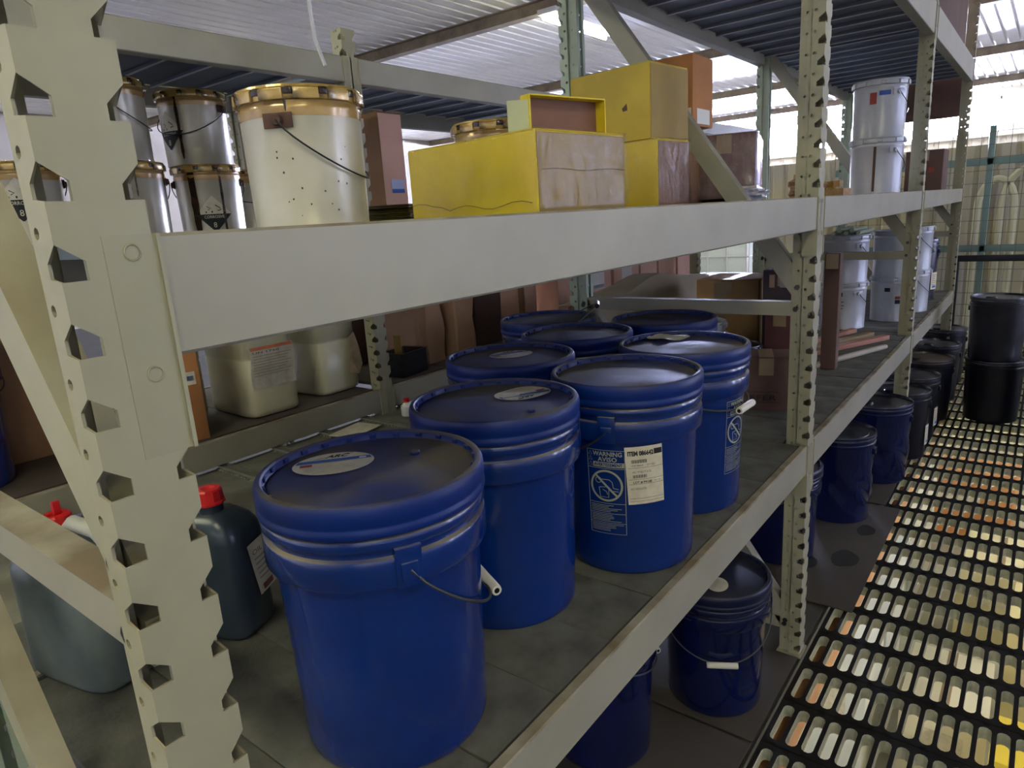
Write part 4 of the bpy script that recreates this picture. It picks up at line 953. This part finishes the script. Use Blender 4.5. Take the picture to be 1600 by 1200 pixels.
# ---- jugs on the lower shelf behind the front post
def jug(label, loc, size, m_, rz, cap_xy, handle=True, lab=False):
    a, b, h = size; t = thing('jug', label, 'jug', loc, rz, 'jugs with red caps'); n = 48
    prof = [(0, .90), (.01, .96), (.04, 1.0), (.72, 1.0), (.80, .96), (.87, .80), (.93, .5)]
    vs_ = []
    for zf, k in prof:
        for i in range(n):
            t_ = 2*PI*i/n; c, s = math.cos(t_), math.sin(t_); e = .42
            ox = cap_xy[0]*(max(0, zf-.72)/.28); oy = cap_xy[1]*(max(0, zf-.72)/.28)
            vs_.append((ox*.35+a/2*k*math.copysign(abs(c)**e, c), oy*.35+b/2*k*math.copysign(abs(s)**e, s), h*zf))
    fs = [(j*n+i, j*n+(i+1) % n, (j+1)*n+(i+1) % n, (j+1)*n+i) for j in range(len(prof)-1) for i in range(n)]+[tuple(range(n-1, -1, -1)), tuple((len(prof)-1)*n+i for i in range(n))]
    MB().add(vs_, fs).build('body', m_, t, ang=50)
    cx, cy = cap_xy
    MB().lathe([(.021, h*.86), (.021, h*1.0)], 24, (cx, cy, 0)).build('neck', m_, t)
    cp = MB().lathe([(.0245, h*.985), (.026, h*.99), (.026, h*.99+.004), (.0245, h*.99+.005), (.0235, h*.99+.024), (.0205, h*.99+.027), (.012, h*.99+.027), (.010, h*.99+.022), (0, h*.99+.022)], 12, (cx, cy, 0)).build('cap', M_red, t, ang=20)
    if handle: MB().cbox((cx+.004, cy, h*.99+.036), (.012, .008, .024), .002).build('spout', M_red, cp)
    if handle: 
        s = -1 if cy > 0 else 1
        MB().tube([(0, cy+s*.028, h*.88), (0, cy+s*.032, h*1.02), (0, cy+s*.045, h*1.06), (0, cy+s*.105, h*1.04), (0, cy+s*.125, h*.99), (0, cy+s*.130, h*.80)], [.012, .012, .013, .013, .014, .015], 12).build('handle', mat('handle_plastic_pale', '#bdbcae', .4, 0, '#98988c', 12), t)
    if lab:
        fn = lambda u, v, l: (a/2*.985+.0016+l-.00, u, h*.47+v) if False else (u, -b/2-.0016-l-.001*abs(math.sin(u*70)), h*.47+v)
        q = Print(lambda u, v, l: fn(u*math.cos(.16)-v*math.sin(.16), u*math.sin(.16)+v*math.cos(.16), l)); q.rect(-.002, -.055, .046, .05, 0, 0, 6, 6); lo = q.build('label', M_paper, t)
        q2 = Print(q.fn); q2.text('OIL', .006, .025, .014, .025); [q2.rect(.006, .015-.010*k, .035, .018-.010*k, 1, .0012) for k in range(5)]; q2.rect(.008, -.05, .036, -.038, 0, .0012); q2.build('print', [mat('print_brown', '#7a4a3c', .7), mat('print_grey', '#9a9078', .7)], lo)
    return t
jug('slate grey jug with white handle left of the notched post', (.357, .732, ZL), (.145, .22, .245), M_jug, R_(12), (-.0, .045))
jug('dark bottle with red cap and slanted label right of the notched post', (.548, .635, ZL), (.105, .125, .25), M_jugd, R_(20), (-.008, .0), handle=False, lab=True)

# ================================================================== TOP DECK, FAR END
carton('large brown carton on the top deck jutting past its front beam', (4.95, .225, ZT1-.082), (1.45, .35, .70), 0, M_cardd, tape=False, bands=(('y', .0, .12, .07, .05, mat('print_green', '#3f5a48', .7)),))
o = MB().cbox((5.895, .40, 2.035), (.012, .70, .26), .002).build('hanging_board', M_cardd); tag(o, 'brown board fixed under the far end of the top deck', 'board')
pts = [Vector((.90, .665, 2.150)), Vector((.90, .66, 2.0)), Vector((.905, .652, 1.84)), Vector((.903, .645, 1.77)), Vector((.900, .62, 1.718))]
o = MB().tube(pts, .0035, 8).build('hanging_cord', M_white); tag(o, 'white cord end dangling above the large pale can', 'cord'); o.name = 'white_string'
# mesh partition and sheeted screen at the end of the aisle
mb = MB(); pts = []; y = -2.6
while y < 1.9:
    for dy, dx in ((0, 0), (.09, 0), (.105, .02), (.135, .02), (.15, 0)): pts.append((y+dy, 7.6+dx))
    y += .15
n = len(pts); mb.add([(b, a, z) for z in (0., 1.78) for a, b in pts], [(i+1, n+i+1, n+i, i) for i in range(n-1)]); mb.add([(b+.03, a, z) for z in (0., 1.78) for a, b in pts], [(i, n+i, n+i+1, i+1) for i in range(n-1)])
struct('wall_partition', mb, mat('partition_cream', '#c2b890', .6, 0, '#b9b3a4', 1.2, .4, .6))
t = thing('mesh_fence', 'green framed wire mesh fence at the far end of the aisle', 'fence', (7.0, 0, 0))
for yv in (-2.4, -1.4, -.07, 1.05): MB().cbox((0, yv, .95), (.04, .045, 1.9), .004).build('fence_post', M_fgreen, t)
for z in (.92, 1.62): MB().cbox((.0, -.65, z), (.04, 3.5, .055), .004).build('rail', M_fgreen, t)
mb = MB(); 
for k in range(36): mb.box((-.03, -2.4+.1*k, .95), (.004, .004, 1.9))
for k in range(19): mb.box((-.034, -.65, .05+.1*k), (.004, 3.5, .004))
o = mb.build('wire_mesh', M_mesh, t, smooth=False); o['kind'] = 'stuff'
o = thing('guard_rail', 'black horizontal guard rail in front of the mesh fence', 'rail', (6.75, 0, 0))
MB().cbox((0, -1.0, .86), (.05, 2.2, .05), .004).build('rail', M_fblack, o)
for yv in (-2.0, -.9, .08): MB().cbox((0, yv, .43), (.045, .045, .86), .004).build('rail_post', M_fblack, o)
for k, (yc, rr) in enumerate(((-.12, .13), (-.33, .17))):  # cream tubes standing in for curved plastic film behind the mesh
    o = MB().tube([(7.3, yc+rr, .002)]+[(7.3, yc+rr*math.cos(a), 1.25+rr*1.8*math.sin(a)) for a in [PI*i/14 for i in range(15)]]+[(7.3, yc-rr, .002)], .028, 10).build('film_arch', mat('film_cream', '#d9d4b0', .5)); tag(o, ('narrow cream hose arch behind the mesh fence', 'wide cream hose arch behind the mesh fence')[k], 'filmwrap')
t = thing('caged_tote', 'white tote in a pale wire cage far behind the cross strut', 'tote', (10.7, 3.6, 0))
MB().cbox((0, 0, .5), (1.0, 1.2, .9), .05).build('tank', mat('tote_white', '#d8e0d4', .5), t)
for k in range(5):
    MB().tube([(-.53, -.6+.3*k, .05), (-.53, -.6+.3*k, 1.0)], .012, 8).build('cage_bar', M_white, t); MB().tube([(-.5+.25*k, -.63, .05), (-.5+.25*k, -.63, 1.0)], .012, 8).build('cage_bar', M_white, t)
for z in (.3, .65, 1.0):
    MB().tube([(-.53, .63, z), (-.53, -.63, z), (.53, -.63, z)], .012, 8).build('cage_bar', M_white, t)
MB().box((0, 0, .03), (1.1, 1.25, .06)).build('pallet', M_wood, t, smooth=False)
